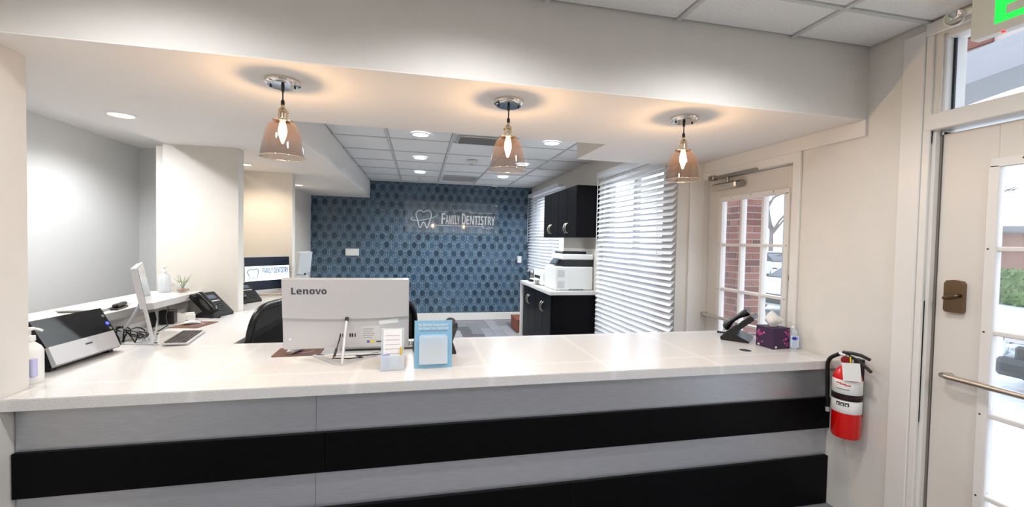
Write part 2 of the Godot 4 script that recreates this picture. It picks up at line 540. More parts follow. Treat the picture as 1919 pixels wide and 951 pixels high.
func build_tile_wall() -> void:
	var root: Node = get_node("wall_back")
	var tones := []
	var cols := [Color(0.15, 0.23, 0.31), Color(0.20, 0.30, 0.39), Color(0.26, 0.37, 0.465), Color(0.17, 0.265, 0.33), Color(0.30, 0.42, 0.50), Color(0.34, 0.46, 0.54)]
	for i in cols.size():
		var m := mat("glazed_blue_%d" % i, Color.WHITE, 0.22)
		var c: Color = cols[i]
		m.albedo_texture = noise_tex(40 + i, 0.05, [c.darkened(0.12), c.lightened(0.06)], [0.3, 0.7], 128)
		m.uv1_triplanar = true
		m.uv1_scale = Vector3.ONE * 5.0
		tones.append(m)
	var a := 0.162
	var b := 0.148
	var w := 0.052
	var hh := 0.073
	var sl := 0.6875
	var side := hh - w * sl
	var T := b - 2.0 * hh + sl * a / 2.0     # vertical thickness of a zigzag band
	var g := 0.0048
	# shared meshes
	var hexm := ST()
	prism(hexm, inset(PackedVector2Array([Vector2(0, hh), Vector2(-w, side), Vector2(-w, -side), Vector2(0, -hh), Vector2(w, -side), Vector2(w, side)]), g), 0, 0.006)
	var hex_mesh := hexm.commit()
	var strips := {}
	for dirn in [-1, 1]:
		for k in 2:
			var s := ST()
			# local origin: the apex of the hexagon below, band runs away from it in x
			var p0 := Vector2(0, hh + T * k / 2.0)
			var p1 := Vector2(a / 2.0 * dirn, hh - sl * a / 2.0 + T * k / 2.0)
			var up := Vector2(0, T / 2.0)
			prism(s, inset(PackedVector2Array([p0, p1, p1 + up, p0 + up]), g * 0.8), 0, 0.005)
			strips["%d%d" % [dirn, k]] = s.commit()
	var bow := []
	for v in 2:
		var s := ST()
		var d := a / 2.0 - w
		var yb := hh - sl * a / 2.0
		var pl := PackedVector2Array([Vector2(-d, side), Vector2(0, yb), Vector2(0, -yb), Vector2(-d, -side)])
		if v == 1: pl = PackedVector2Array([Vector2(0, yb), Vector2(d, side), Vector2(d, -side), Vector2(0, -yb)])
		prism(s, inset(pl, g * 0.8), 0, 0.005)
		bow.append(s.commit())
	var pieces := []   # [distance from the middle of what shows, kind, mesh, position, tone]
	var x0 := -1.85
	var ymid := 1.35
	var j := 0
	var y := 0.142 - 0.07
	while y < CB + 0.1:
		var x := x0 - 0.1 + (a / 2.0 if j % 2 else 0.0)
		while x < XB + 0.1:
			var hid: bool = x < -1.0 and y > SL + 0.08
			if not hid:
				var o := Vector3(x, y, ZB - 0.012)
				var rank := Vector2((x - 0.5) * 0.7, y - ymid).length() + (2.0 if x < -0.1 and y < 1.3 else 0.0)
				pieces.append([rank, "hexagon_tile", hex_mesh, o, rng.randi() % 4])
				for dirn in [-1, 1]:
					for k in 2:
						pieces.append([rank, "strip_tile", strips["%d%d" % [dirn, k]], o, [1, 2, 4, 5, 2][rng.randi() % 5] if k == 0 else [0, 3, 1, 1][rng.randi() % 4]])
				if true:
					for v in 2:
						pieces.append([rank + 10.0, "strip_tile", bow[v], o + Vector3(a / 2.0, 0, 0), 1 + rng.randi() % 4])
			x += a
		y += b
		j += 1
	pieces.sort_custom(func(p, q): return p[0] < q[0])
	var count := {"hexagon_tile": 0, "strip_tile": 0}
	var rest := {}
	for p in pieces:
		count[p[1]] += 1
		if count[p[1]] <= 300:
			var o := obj(p[1], p[2], tones[p[4]], root)
			o.position = p[3]
		else:
			if not rest.has(p[4]): rest[p[4]] = ST()
			(rest[p[4]] as SurfaceTool).append_from(p[2], 0, Transform3D(Basis.IDENTITY, p[3]))
	for k in rest:
		var o := obj("mosaic_tiles", rest[k], tones[k], root)
		o.set_meta("kind", "stuff")

func inset(p: PackedVector2Array, d: float) -> PackedVector2Array:
	var r := Geometry2D.offset_polygon(p, -d)
	if r.size() > 0 and r[0].size() >= 3: return r[0]
	return p

func build_floor() -> void:
	var fm := mat("plank_base", Color(0.50, 0.50, 0.515), 0.45)
	var root := sbox("floor", Vector3(-3.45, -0.1, ZB - 0.15), Vector3(XN + 0.15, -0.004, 3.35), fm, "grey plank floor")
	var pm := []
	var cols := [Color(0.60, 0.60, 0.62), Color(0.55, 0.555, 0.58), Color(0.36, 0.35, 0.37), Color(0.64, 0.64, 0.66), Color(0.47, 0.475, 0.49)]
	for i in cols.size():
		var m := mat("plank_%d" % i, Color.WHITE, 0.4)
		var c: Color = cols[i]
		m.albedo_texture = noise_tex(60 + i, 0.03, [c.darkened(0.1), c.lightened(0.05)], [0.3, 0.7], 256)
		m.uv1_triplanar = true; m.uv1_world_triplanar = true
		m.uv1_scale = Vector3(6, 1, 1)
		pm.append(m)
	var ms := ST()
	box(ms, Vector3(0.001, -0.004, 0.001), Vector3(0.177, 0.0, 0.919), 0.0015)
	var plank := ms.commit()
	var x := -0.2
	var col := 0
	while x < 1.6:
		var z: float = ZB + 0.01 - [0.0, 0.31, 0.62, 0.15][col % 4]
		var n := 0
		while z < -4.2:
			if z > ZB - 0.001:
				var o := obj("floor_plank", plank, pm[[0, 1, 2, 3, 0, 4, 3, 2, 1, 0][(col * 3 + n * 7) % 10]], root)
				o.position = Vector3(x, 0, z)
			z += 0.92
			n += 1
		x += 0.178
		col += 1

# ---------------------------------------------------------------- doors
func french_door(called: String, label: String, z0: float, z1: float, lz0: float, lz1: float, hinge_right: bool) -> Node3D:
	# door leaf across x at the right wall; lites 3 by 5 between y 0.07 and 1.87
	var t := Node3D.new()
	t.name = called
	add_child(t)
	t.set_meta("kind", "structure")
	t.set_meta("label", label)
	var dm: Material = mats["door_cream"]
	var xa := XN + 0.045
	var xb := XN + 0.09
	var yb := 0.07
	var yt := 1.872
	pbox("stile", Vector3(xa, 0.01, z0), Vector3(xb, 2.05, lz0), dm, t, 0.002)
	pbox("stile", Vector3(xa, 0.01, lz1), Vector3(xb, 2.05, z1), dm, t, 0.002)
	pbox("rail", Vector3(xa, yt, lz0), Vector3(xb, 2.05, lz1), dm, t, 0.002)
	pbox("rail", Vector3(xa, 0.01, lz0), Vector3(xb, yb, lz1), dm, t, 0.002)
	# raised bead round the glass with screws
	for r in [[lz0 - 0.022, lz1 + 0.022, yt - 0.012, yt + 0.03], [lz0 - 0.022, lz1 + 0.022, yb - 0.03, yb + 0.012], [lz0 - 0.028, lz0 + 0.012, yb, yt], [lz1 - 0.012, lz1 + 0.028, yb, yt]]:
		pbox("glass_bead", Vector3(xa - 0.014, r[2], r[0]), Vector3(xa + 0.005, r[3], r[1]), mats["trim_white"], t, 0.004)
	var sc := mat("screw_brass", Color(0.42, 0.30, 0.2), 0.4, 0.8)
	var cw := (lz1 - lz0) / 3.0
	var rh := (yt - yb) / 5.0
	for k in 6:
		for zz in [lz0 - 0.014, lz1 + 0.014]:
			if k == 0 or k == 5: continue
			var s := ST()
			lathe(s, [Vector2(0, 0.002), Vector2(0.004, 0.001), Vector2(0.0045, 0)], 8, Transform3D(Basis(Vector3(0, 0, 1), Vector3(-1, 0, 0), Vector3(0, 1, 0)), Vector3(xa - 0.014, yb + rh * k, zz)))
			obj("screw", s, sc, t)
	for k in 3:
		var s := ST()
		lathe(s, [Vector2(0, 0.002), Vector2(0.004, 0.001), Vector2(0.0045, 0)], 8, Transform3D(Basis(Vector3(0, 0, 1), Vector3(-1, 0, 0), Vector3(0, 1, 0)), Vector3(xa - 0.014, yt + 0.016, lerpf(lz0, lz1, (k + 0.5) / 3.0))))
		obj("screw", s, sc, t)
	for i in 2:
		pbox("muntin", Vector3(xa - 0.004, yb, lz0 + cw * (i + 1) - 0.011), Vector3(xb, yt, lz0 + cw * (i + 1) + 0.011), mats["trim_white"], t, 0.004)
	for k in 4:
		pbox("muntin", Vector3(xa - 0.005, yb + rh * (k + 1) - 0.011, lz0), Vector3(xb, yb + rh * (k + 1) + 0.011, lz1), mats["trim_white"], t, 0.004)
	for i in 3:
		for k in 5:
			pbox("pane", Vector3(xa + 0.018, yb + rh * k + 0.008, lz0 + cw * i + 0.008), Vector3(xa + 0.024, yb + rh * (k + 1) - 0.008, lz0 + cw * (i + 1) - 0.008), mats["window_glass"], t)
	# push bar
	var zs := z0 + 0.045 if not hinge_right else z0 - 0.01
	var ze := z1 - 0.05
	var bar := ST()
	tube(bar, [Vector3(xa, 0.925, zs + 0.03), Vector3(xa - 0.045, 0.925, zs + 0.02), Vector3(xa - 0.055, 0.925, zs + 0.05), Vector3(xa - 0.055, 0.925, ze - 0.05), Vector3(xa - 0.045, 0.925, ze - 0.02), Vector3(xa, 0.925, ze - 0.03)], 0.0125, 10)
	obj("push_bar", bar, mats["satin_nickel"], t)
	return t

func build_doors() -> void:
	var tw: Material = mats["trim_white"]
	# entry door
	var d := french_door("door_1", "cream entry door with small glass panes and a deadbolt", -1.555, -0.64, -1.352, -0.845, false)
	var b := thing_part("deadbolt", d, Vector3(XN + 0.045, 1.29, -1.475))
	var s := ST()
	prism(s, PackedVector2Array([Vector2(-0.036, -0.062), Vector2(-0.03, -0.072), Vector2(0.03, -0.072), Vector2(0.036, -0.062), Vector2(0.036, 0.06), Vector2(0.028, 0.073), Vector2(0, 0.078), Vector2(-0.028, 0.073), Vector2(-0.036, 0.06)]), 0, 0.024, Transform3D(Basis(Vector3(0, 0, 1), Vector3(0, 1, 0), Vector3(-1, 0, 0)), Vector3.ZERO))
	var bronze := mat("antique_nickel", Color(0.50, 0.41, 0.32), 0.25, 1.0)
	obj("lock_case", s, bronze, b)
	s = ST()
	box(s, Vector3(-0.05, -0.008, -0.03), Vector3(-0.022, 0.008, 0.03), 0.005, Transform3D(Basis(Vector3.RIGHT, -0.35), Vector3.ZERO))
	obj("thumb_turn", s, bronze, b)
	# frame round the entry door and its transom
	var fr := Node3D.new(); fr.name = "trim_3"; add_child(fr)
	fr.set_meta("kind", "structure"); fr.set_meta("label", "white casing round the entry door and its top light")
	pbox("casing", Vector3(XN - 0.02, 0, -1.70), Vector3(XN, CE - 0.03, -1.605), tw, fr, 0.004)
	pbox("casing", Vector3(XN - 0.02, CE - 0.062, -1.605), Vector3(XN, CE - 0.0, -0.5), tw, fr, 0.004)
	pbox("jamb", Vector3(XN - 0.012, 0, -1.605), Vector3(XN + 0.14, CE - 0.06, -1.575), tw, fr, 0.003)
	pbox("jamb_stop", Vector3(XN + 0.008, 0, -1.577), Vector3(XN + 0.04, 2.07, -1.562), tw, fr, 0.002)
	pbox("weather_strip", Vector3(XN + 0.036, 0, -1.572), Vector3(XN + 0.05, 2.065, -1.556), mats["steel"], fr)
	pbox("head", Vector3(XN - 0.015, 2.068, -1.60), Vector3(XN + 0.14, 2.145, -0.6), tw, fr, 0.004)
	pbox("casing", Vector3(XN - 0.02, 0, -0.60), Vector3(XN, CE - 0.03, -0.51), tw, fr, 0.004)
	var w := Node3D.new(); w.name = "window_1"; add_child(w)
	w.set_meta("kind", "structure"); w.set_meta("label", "clear pane above the entry door")
	pbox("window_frame", Vector3(XN + 0.01, 2.14, -1.575), Vector3(XN + 0.10, 2.51, -1.535), tw, w, 0.004)
	pbox("window_frame", Vector3(XN + 0.01, 2.49, -1.535), Vector3(XN + 0.10, 2.515, -0.65), tw, w, 0.004)
	pbox("window_frame", Vector3(XN + 0.01, 2.14, -0.68), Vector3(XN + 0.10, 2.51, -0.64), tw, w, 0.004)
	pbox("pane", Vector3(XN + 0.06, 2.145, -1.535), Vector3(XN + 0.066, 2.49, -0.68), mats["window_glass"], w)
	pbox("sealant", Vector3(XN + 0.05, 2.145, -1.536), Vector3(XN + 0.06, 2.49, -1.526), mat("dark_seal", Color(0.12, 0.15, 0.19), 0.5), w)
	# side door by the blinds
	d = french_door("door_2", "cream glazed door with a door closer beside the blinds", -3.213, -2.335, -3.05, -2.42, true)
	fr = Node3D.new(); fr.name = "trim_4"; add_child(fr)
	fr.set_meta("kind", "structure"); fr.set_meta("label", "white casing round the glazed door by the blinds")
	pbox("casing", Vector3(XN - 0.02, 0, -2.325), Vector3(XN, 2.115, -2.27), tw, fr, 0.004)
	pbox("jamb", Vector3(XN - 0.01, 0, -2.335), Vector3(XN + 0.14, 2.07, -2.318), tw, fr, 0.003)
	pbox("head", Vector3(XN - 0.015, 2.055, -3.225), Vector3(XN + 0.14, 2.118, -2.318), tw, fr, 0.004)
	pbox("strike_plate", Vector3(XN - 0.012, 1.285, -2.337), Vector3(XN + 0.04, 1.32, -2.333), mats["steel"], fr)
	# closer: body on the leaf, arm to the head
	var c := thing_part("door_closer", d, Vector3.ZERO)
	pbox("closer_body", Vector3(XN - 0.03, 1.955, -3.11), Vector3(XN + 0.045, 2.005, -2.83), mats["satin_nickel"], c, 0.012)
	s = ST()
	lathe(s, [Vector2(0, 0), Vector2(0.026, 0), Vector2(0.026, 0.05), Vector2(0, 0.05)], 16, Transform3D(Basis(Vector3.RIGHT, -PI / 2), Vector3(XN + 0.005, 1.982, -2.79)))
	obj("closer_cap", s, mats["steel"], c)
	s = ST()
	tube(s, [Vector3(XN - 0.005, 2.0, -2.94), Vector3(XN - 0.005, 2.045, -2.94)], 0.012, 8)
	obj("spindle", s, mats["steel"], c)
	pbox("closer_arm", Vector3(XN - 0.035, 2.045, -3.09), Vector3(XN - 0.012, 2.066, -2.62), mats["steel"], c, 0.004)
	pbox("closer_shoe", Vector3(XN - 0.045, 2.036, -3.125), Vector3(XN + 0.0, 2.074, -3.06), mats["steel"], c, 0.006)

func thing_part(called: String, parent: Node, at: Vector3) -> Node3D:
	var o := Node3D.new()
	o.name = called
	parent.add_child(o, true)
	o.position = at
	return o

# ---------------------------------------------------------------- windows and blinds
func build_windows() -> void:
	window("window_2", "tall double hung window behind the wide blind", -4.72, -3.46, 0.28, 2.26)
	window("window_3", "double hung window behind the cabinets", -7.95, -6.12, 0.95, 2.36)
	blind("wide white slatted blind between the cabinets and the glazed door", -4.74, -3.20, 0.25, 2.32)
	blind("white slatted blind beside the blue tiled wall, behind the wall cabinet", -8.02, -6.22, 0.93, 2.40)

func window(called: String, label: String, z0: float, z1: float, y0: float, y1: float) -> void:
	var w := Node3D.new(); w.name = called; add_child(w)
	w.set_meta("kind", "structure"); w.set_meta("label", label)
	var tw: Material = mats["trim_white"]
	var xa := XB + 0.06
	var xb := XB + 0.12
	var ym := lerpf(y0, y1, 0.47)
	var zm := (z0 + z1) / 2
	pbox("window_frame", Vector3(xa, y0, z0), Vector3(xb, y0 + 0.05, z1), tw, w, 0.004)
	pbox("window_frame", Vector3(xa, y1 - 0.05, z0), Vector3(xb, y1, z1), tw, w, 0.004)
	pbox("window_frame", Vector3(xa, y0 + 0.05, z0), Vector3(xb, y1 - 0.05, z0 + 0.05), tw, w, 0.004)
	pbox("window_frame", Vector3(xa, y0 + 0.05, z1 - 0.05), Vector3(xb, y1 - 0.05, z1), tw, w, 0.004)
	pbox("meeting_rail", Vector3(xa, ym - 0.025, z0 + 0.05), Vector3(xb, ym + 0.025, z1 - 0.05), tw, w, 0.004)
	pbox("mullion", Vector3(xa, y0 + 0.05, zm - 0.03), Vector3(xb, y1 - 0.05, zm + 0.03), tw, w, 0.004)
	for r in [[z0 + 0.05, zm - 0.03], [zm + 0.03, z1 - 0.05]]:
		for h in [[y0 + 0.05, ym - 0.025], [ym + 0.025, y1 - 0.05]]:
			pbox("pane", Vector3(xa + 0.025, h[0], r[0]), Vector3(xa + 0.031, h[1], r[1]), mats["window_glass"], w)
	pbox("window_sill", Vector3(XB + 0.0, y0 - 0.02, z0), Vector3(xb, y0, z1), tw, w, 0.004)

func blind(label: String, z0: float, z1: float, y0: float, y1: float) -> void:
	var t := thing("window_blind", label, "blind", Vector3(XB, y0, (z0 + z1) / 2))
	var hz := (z1 - z0) / 2
	var m: Material = mats["blind_slat"]
	pbox("headrail", Vector3(-0.085, y1 - y0 - 0.05, -hz - 0.01), Vector3(-0.008, y1 - y0 + 0.015, hz + 0.01), m, t, 0.004)
	var s := ST()
	var xf := Transform3D(Basis(Vector3.BACK, 0.82), Vector3.ZERO)
	box(s, Vector3(-0.032, -0.0015, -hz), Vector3(0.032, 0.0015, hz), 0.001, xf)
	var slat := s.commit()
	var y := 0.05
	while y < y1 - y0 - 0.06:
		var o := obj("slat", slat, m, t)
		o.position = Vector3(-0.05, y, 0)
		y += 0.0545
	pbox("bottom_rail", Vector3(-0.076, 0.0, -hz), Vector3(-0.024, 0.018, hz), m, t, 0.004)
	for f in [-0.72, -0.05, 0.05, 0.72]:
		for xx in [-0.078, -0.022]:
			s = ST()
			box(s, Vector3(xx - 0.0012, 0.01, hz * f - 0.0012), Vector3(xx + 0.0012, y1 - y0 - 0.04, hz * f + 0.0012))
			obj("ladder_cord", s, m, t)
	s = ST()
	tube(s, [Vector3(-0.09, y1 - y0 - 0.06, -hz + 0.04), Vector3(-0.092, y1 - y0 - 0.9, -hz + 0.04)], 0.004, 6)
	obj("tilt_wand", s, mats["white_plastic"], t)

# ---------------------------------------------------------------- counter
func build_counter() -> void:
	var bm: Material = mats["brushed_metal"]
	var c := thing("reception_counter", "long reception counter front of brushed metal panels with black bands", "counter", Vector3(0.4, 0, -2.06))
	var zp := 0.02
	pbox("carcass", Vector3(-1.93, 0.0, -0.60), Vector3(1.95, 0.812, 0.0), mats["black_wood"], c)
	for r in [[-1.945, -0.8405], [-0.8395, 1.966]]:
		pbox("metal_panel", Vector3(r[0], 0.0, 0.0), Vector3(r[1], 0.812, zp), bm, c, 0.001)
	for r in [[-1.945, -0.8006], [-0.7994, 1.966]]:
		pbox("black_band", Vector3(r[0], 0.448, zp), Vector3(r[1], 0.629, zp + 0.02), mats["black_wood"], c, 0.0015)
	for r in [[-1.945, 0.3694], [0.3706, 1.966]]:
		pbox("black_band", Vector3(r[0], 0.0, zp), Vector3(r[1], 0.282, zp + 0.02), mats["black_wood"], c, 0.0015)
	var t := thing("countertop", "speckled white stone countertop wrapping round the reception desk", "countertop", Vector3(0, CT, 0))
	var s := ST()
	var poly := PackedVector2Array([Vector2(-1.55, 1.975), Vector2(XN, 1.975), Vector2(XN, 2.82), Vector2(-1.07, 2.82), Vector2(-1.07, 5.37), Vector2(-2.0, 5.37), Vector2(-2.0, 4.14), Vector2(-1.485, 4.14), Vector2(-1.485, 4.01), Vector2(-1.83, 4.01), Vector2(-1.83, 2.115), Vector2(-1.55, 2.115)])
	var down := Transform3D(Basis(Vector3(1, 0, 0), Vector3(0, 0, -1), Vector3(0, -1, 0)), Vector3.ZERO)
	prism(s, poly, 0.003, 0.046, down)
	prism(s, inset(poly, 0.003), 0.0, 0.003, down)
	obj("slab", s, mats["quartz"], t)
	s = ST()
	lathe(s, [Vector2(0, 0.0002), Vector2(0.024, 0.0002), Vector2(0.03, 0.0006), Vector2(0.034, 0.0)], 24, Transform3D(Basis.IDENTITY, Vector3(1.98, 0, -2.253)))
	obj("cable_grommet", s, mat("brown_grommet", Color(0.09, 0.06, 0.05), 0.5), t)
	# desk return under the left run
	var d := thing("office_desk", "black desk frame under the left run of the countertop", "desk", Vector3(-1.5, 0, -3.4))
	pbox("side_panel", Vector3(0.1, 0, -0.9), Vector3(0.38, 0.812, -0.87), mats["black_wood"], d)
	pbox("side_panel", Vector3(0.1, 0, -1.95), Vector3(0.38, 0.812, -1.92), mats["black_wood"], d)
	pbox("modesty_panel", Vector3(0.1, 0.2, -1.92), Vector3(0.12, 0.812, -0.9), mats["black_wood"], d)
	# half wall with the raised ledge
	sbox("wall_left_half", Vector3(-1.97, 0, -4.02), Vector3(-1.86, 0.99, -2.04), mats["wall_paint"], "low beige wall under the raised ledge")
	var l := thing("raised_ledge", "white stone ledge raised behind the document scanner", "ledge", Vector3(-1.945, 0.99, -3.03))
	pbox("slab", Vector3(-0.195, 0, -0.985), Vector3(0.195, 0.05, 0.985), mats["quartz"], l, 0.003)

# ---------------------------------------------------------------- lamps
func build_lamps() -> void:
	var warm := Color(1.0, 0.80, 0.57)
	var glassm := mat("smoked_glass", Color(0.17, 0.125, 0.085, 0.42), 0.03, 0.0)
	glassm.metallic_specular = 1.0
	glassm.transparency = BaseMaterial3D.TRANSPARENCY_ALPHA
	var names := ["gold-topped smoked glass pendant nearest the wall of the document scanner", "gold-topped smoked glass pendant hanging in front of the tiled wall sign", "gold-topped smoked glass pendant hanging beside the glazed door with the closer"]
	var spots := [Vector3(-0.607, SO - 0.004, -2.115), Vector3(0.427, SO - 0.004, -2.105), Vector3(1.413, SO - 0.004, -2.113)]
	for i in 3:
		var t := thing("pendant_lamp", names[i], "pendant lamp", spots[i], 0.0, "pendant lamps over the counter")
		var s := ST()
		lathe(s, [Vector2(0, -0.026), Vector2(0.062, -0.026), Vector2(0.068, -0.020), Vector2(0.073, -0.017), Vector2(0.075, -0.010), Vector2(0.075, 0.0)], 40)
		obj("canopy", s, mats["chrome"], t)
		for a in [-0.05, 0.05]:
			s = ST()
			lathe(s, [Vector2(0, -0.034), Vector2(0.004, -0.033), Vector2(0.005, -0.026)], 10, Transform3D(Basis.IDENTITY, Vector3(a, 0, 0)))
			obj("screw", s, mats["black_plastic"], t)
		s = ST()
		lathe(s, [Vector2(0, -0.05), Vector2(0.006, -0.05), Vector2(0.008, -0.026)], 12)
		tube(s, [Vector3(0, -0.03, 0), Vector3(0, -0.11, 0)], 0.0032, 8)
		lathe(s, [Vector2(0, -0.112), Vector2(0.008, -0.112), Vector2(0.008, -0.092), Vector2(0.004, -0.085)], 12)
		obj("cord", s, mats["black_plastic"], t)
		s = ST()
		lathe(s, [Vector2(0.02, -0.176), Vector2(0.020, -0.146), Vector2(0.025, -0.142), Vector2(0.024, -0.138), Vector2(0.014, -0.124), Vector2(0.008, -0.119), Vector2(0.008, -0.11), Vector2(0, -0.11)], 28)
		lathe(s, [Vector2(0.03, -0.184), Vector2(0.042, -0.184), Vector2(0.043, -0.178), Vector2(0.034, -0.174), Vector2(0.02, -0.174)], 32)
		obj("socket", s, mats["gold_chrome"], t)
		s = ST()
		var prof := []
		for k in 15:
			var f := k / 14.0
			prof.append(Vector2(0.036 + 0.056 * pow(f, 0.42), -0.184 - 0.158 * f))
		prof.reverse()
		lathe(s, prof, 48)
		obj("glass_shade", s, glassm, t)
		s = ST()
		tube(s, ring_points(0.0920, -0.342, 40), 0.0022, 8)
		obj("shade_rim", s, mats["gold_chrome"], t)
		s = ST()
		lathe(s, [Vector2(0, -0.282), Vector2(0.004, -0.280), Vector2(0.010, -0.262), Vector2(0.0165, -0.240), Vector2(0.018, -0.222), Vector2(0.014, -0.2), Vector2(0.011, -0.186)], 20)
		obj("bulb", s, glow("bulb_glow", Color(1.0, 0.92, 0.78), 16.0), t)
		var l := OmniLight3D.new()
		l.name = "bulb_light"
		l.omni_range = 12.0
		l.omni_attenuation = 2.0
		add_light(l, Vector3(0, -0.235, 0), warm, 0.14, 0.012, t)
	# recessed downlights
	var white := Color(0.975, 0.985, 1.0)
	var cool := Color(0.95, 0.98, 1.0)
	var office := [[Vector3(0.0, CB, -4.33), "round office ceiling light beside the air vent near the beam"], [Vector3(0.0, CB, -5.56), "round office ceiling light in the row between the smoke detector and soffit"], [Vector3(0.0, CB, -6.73), "round office ceiling light next to the sprinkler head"], [Vector3(1.335, CB, -4.29), "round office ceiling light between the air vent and the wide blind"], [Vector3(1.335, CB, -5.6), "round office ceiling light in front of the wall cabinets"], [Vector3(1.3, CB, -6.77), "round office ceiling light near the dome camera"]]
	for o in office:
		downlight(o[0], 0.078, cool, 1.9, o[1], "office downlights")
	downlight(Vector3(-1.74, 2.2105, -3.0), 0.062, Color(1.0, 0.93, 0.84), 0.55, "round recessed light in the soffit above the document scanner", "soffit downlights")
	downlight(Vector3(-1.744, SL, -4.87), 0.055, Color(1.0, 0.91, 0.80), 0.6, "small recessed light in the soffit between the two wall stubs", "soffit downlights")
	downlight(Vector3(-1.66, SL, -6.52), 0.055, Color(1.0, 0.91, 0.80), 0.5, "small recessed light in the soffit next to the tiled wall", "soffit downlights")
	downlight(Vector3(-2.43, CB, -3.3), 0.078, white, 2.7, "recessed light in the corridor ceiling over the raised ledge", "corridor downlights")
	downlight(Vector3(-2.45, CB, -4.7), 0.078, white, 2.3, "recessed light at the far end of the corridor ceiling", "corridor downlights")
	var front := [[-0.95, "recessed ceiling light in front of the beam near the pale wall end"], [0.2, "recessed ceiling light in front of the middle of the beam"], [1.35, "recessed ceiling light in front of the beam near the entry door"]]
	for f in front:
		downlight(Vector3(f[0], CE, -1.3), 0.078, white, 0.9, f[1], "waiting room downlights")
	var tr := [[Vector3(-0.45, CE, 0.715), "added fill light panel, out of view on the waiting room ceiling near the pale wall end"], [Vector3(1.53, CE, 0.715), "added fill light panel, out of view on the waiting room ceiling near the entry door"]]
	for f in tr:  # added panels behind the camera, fill light for counter front, beam and wall stubs
		var t := thing("added_fill_panel", f[1], "ceiling light", f[0], 0.0, "added waiting room fill panels")
		for r in [[-0.3, 0.3, -0.61, -0.58], [-0.3, 0.3, 0.58, 0.61], [-0.3, -0.27, -0.58, 0.58], [0.27, 0.3, -0.58, 0.58]]:
			pbox("panel_frame", Vector3(r[0], -0.012, r[2]), Vector3(r[1], 0.004, r[3]), mats["white_plastic"], t, 0.002)
		pbox("diffuser", Vector3(-0.27, -0.006, -0.58), Vector3(0.27, 0.002, 0.58), glow("added_fill_glow", white, 1.5), t)
		var l := AreaLight3D.new()
		l.name = "added_fill_lamp"
		l.set("area_size", Vector2(0.54, 1.16))
		l.set("area_range", 14.0)
		l.set("area_attenuation", 2.0)
		add_light(l, Vector3(0, -0.02, 0), white, 1.7, 0.3, t)
		l.rotation.x = -PI / 2

func ring_points(r: float, y: float, n: int) -> Array:
	var a := []
	for k in n + 1:
		a.append(Vector3(cos(TAU * k / n) * r, y, sin(TAU * k / n) * r))
	return a

func downlight(at: Vector3, r: float, c: Color, e: float, label: String, group: String) -> void:
	var t := thing("downlight", label, "ceiling light", at, 0.0, group)
	var s := ST()
	lathe(s, [Vector2(r, 0.0), Vector2(r * 1.22, -0.001), Vector2(r * 1.24, -0.004), Vector2(r * 1.02, -0.008), Vector2(r, -0.004)], 32)
	obj("trim_ring", s, mats["white_plastic"], t)
	s = ST()
	lathe(s, [Vector2(0, -0.004), Vector2(r, -0.003)], 32)
	obj("lens", s, glow("lens_%s" % str(c), c, 3.0), t)
	var l := SpotLight3D.new()
	l.name = "lamp"
	l.spot_range = 14.0
	l.spot_attenuation = 2.0
	l.spot_angle = 78.0
	l.spot_angle_attenuation = 0.6
	add_light(l, Vector3(0, -0.02, 0), c, e, r, t)
	l.rotation.x = -PI / 2

# ---------------------------------------------------------------- office
func handle_arc(parent: Node, at: Vector3, m: Material, flip := 1.0) -> void:
	var s := ST()
	var pts := []
	for k in 9:
		var a := lerpf(-1.1, 1.1, k / 8.0)
		pts.append(at + Vector3(-0.034 * (cos(a) - cos(1.1)) / (1 - cos(1.1)), 0.064 * sin(a) / sin(1.1), 0))
	tube(s, pts, 0.0055, 8)
	obj("handle", s, m, parent)

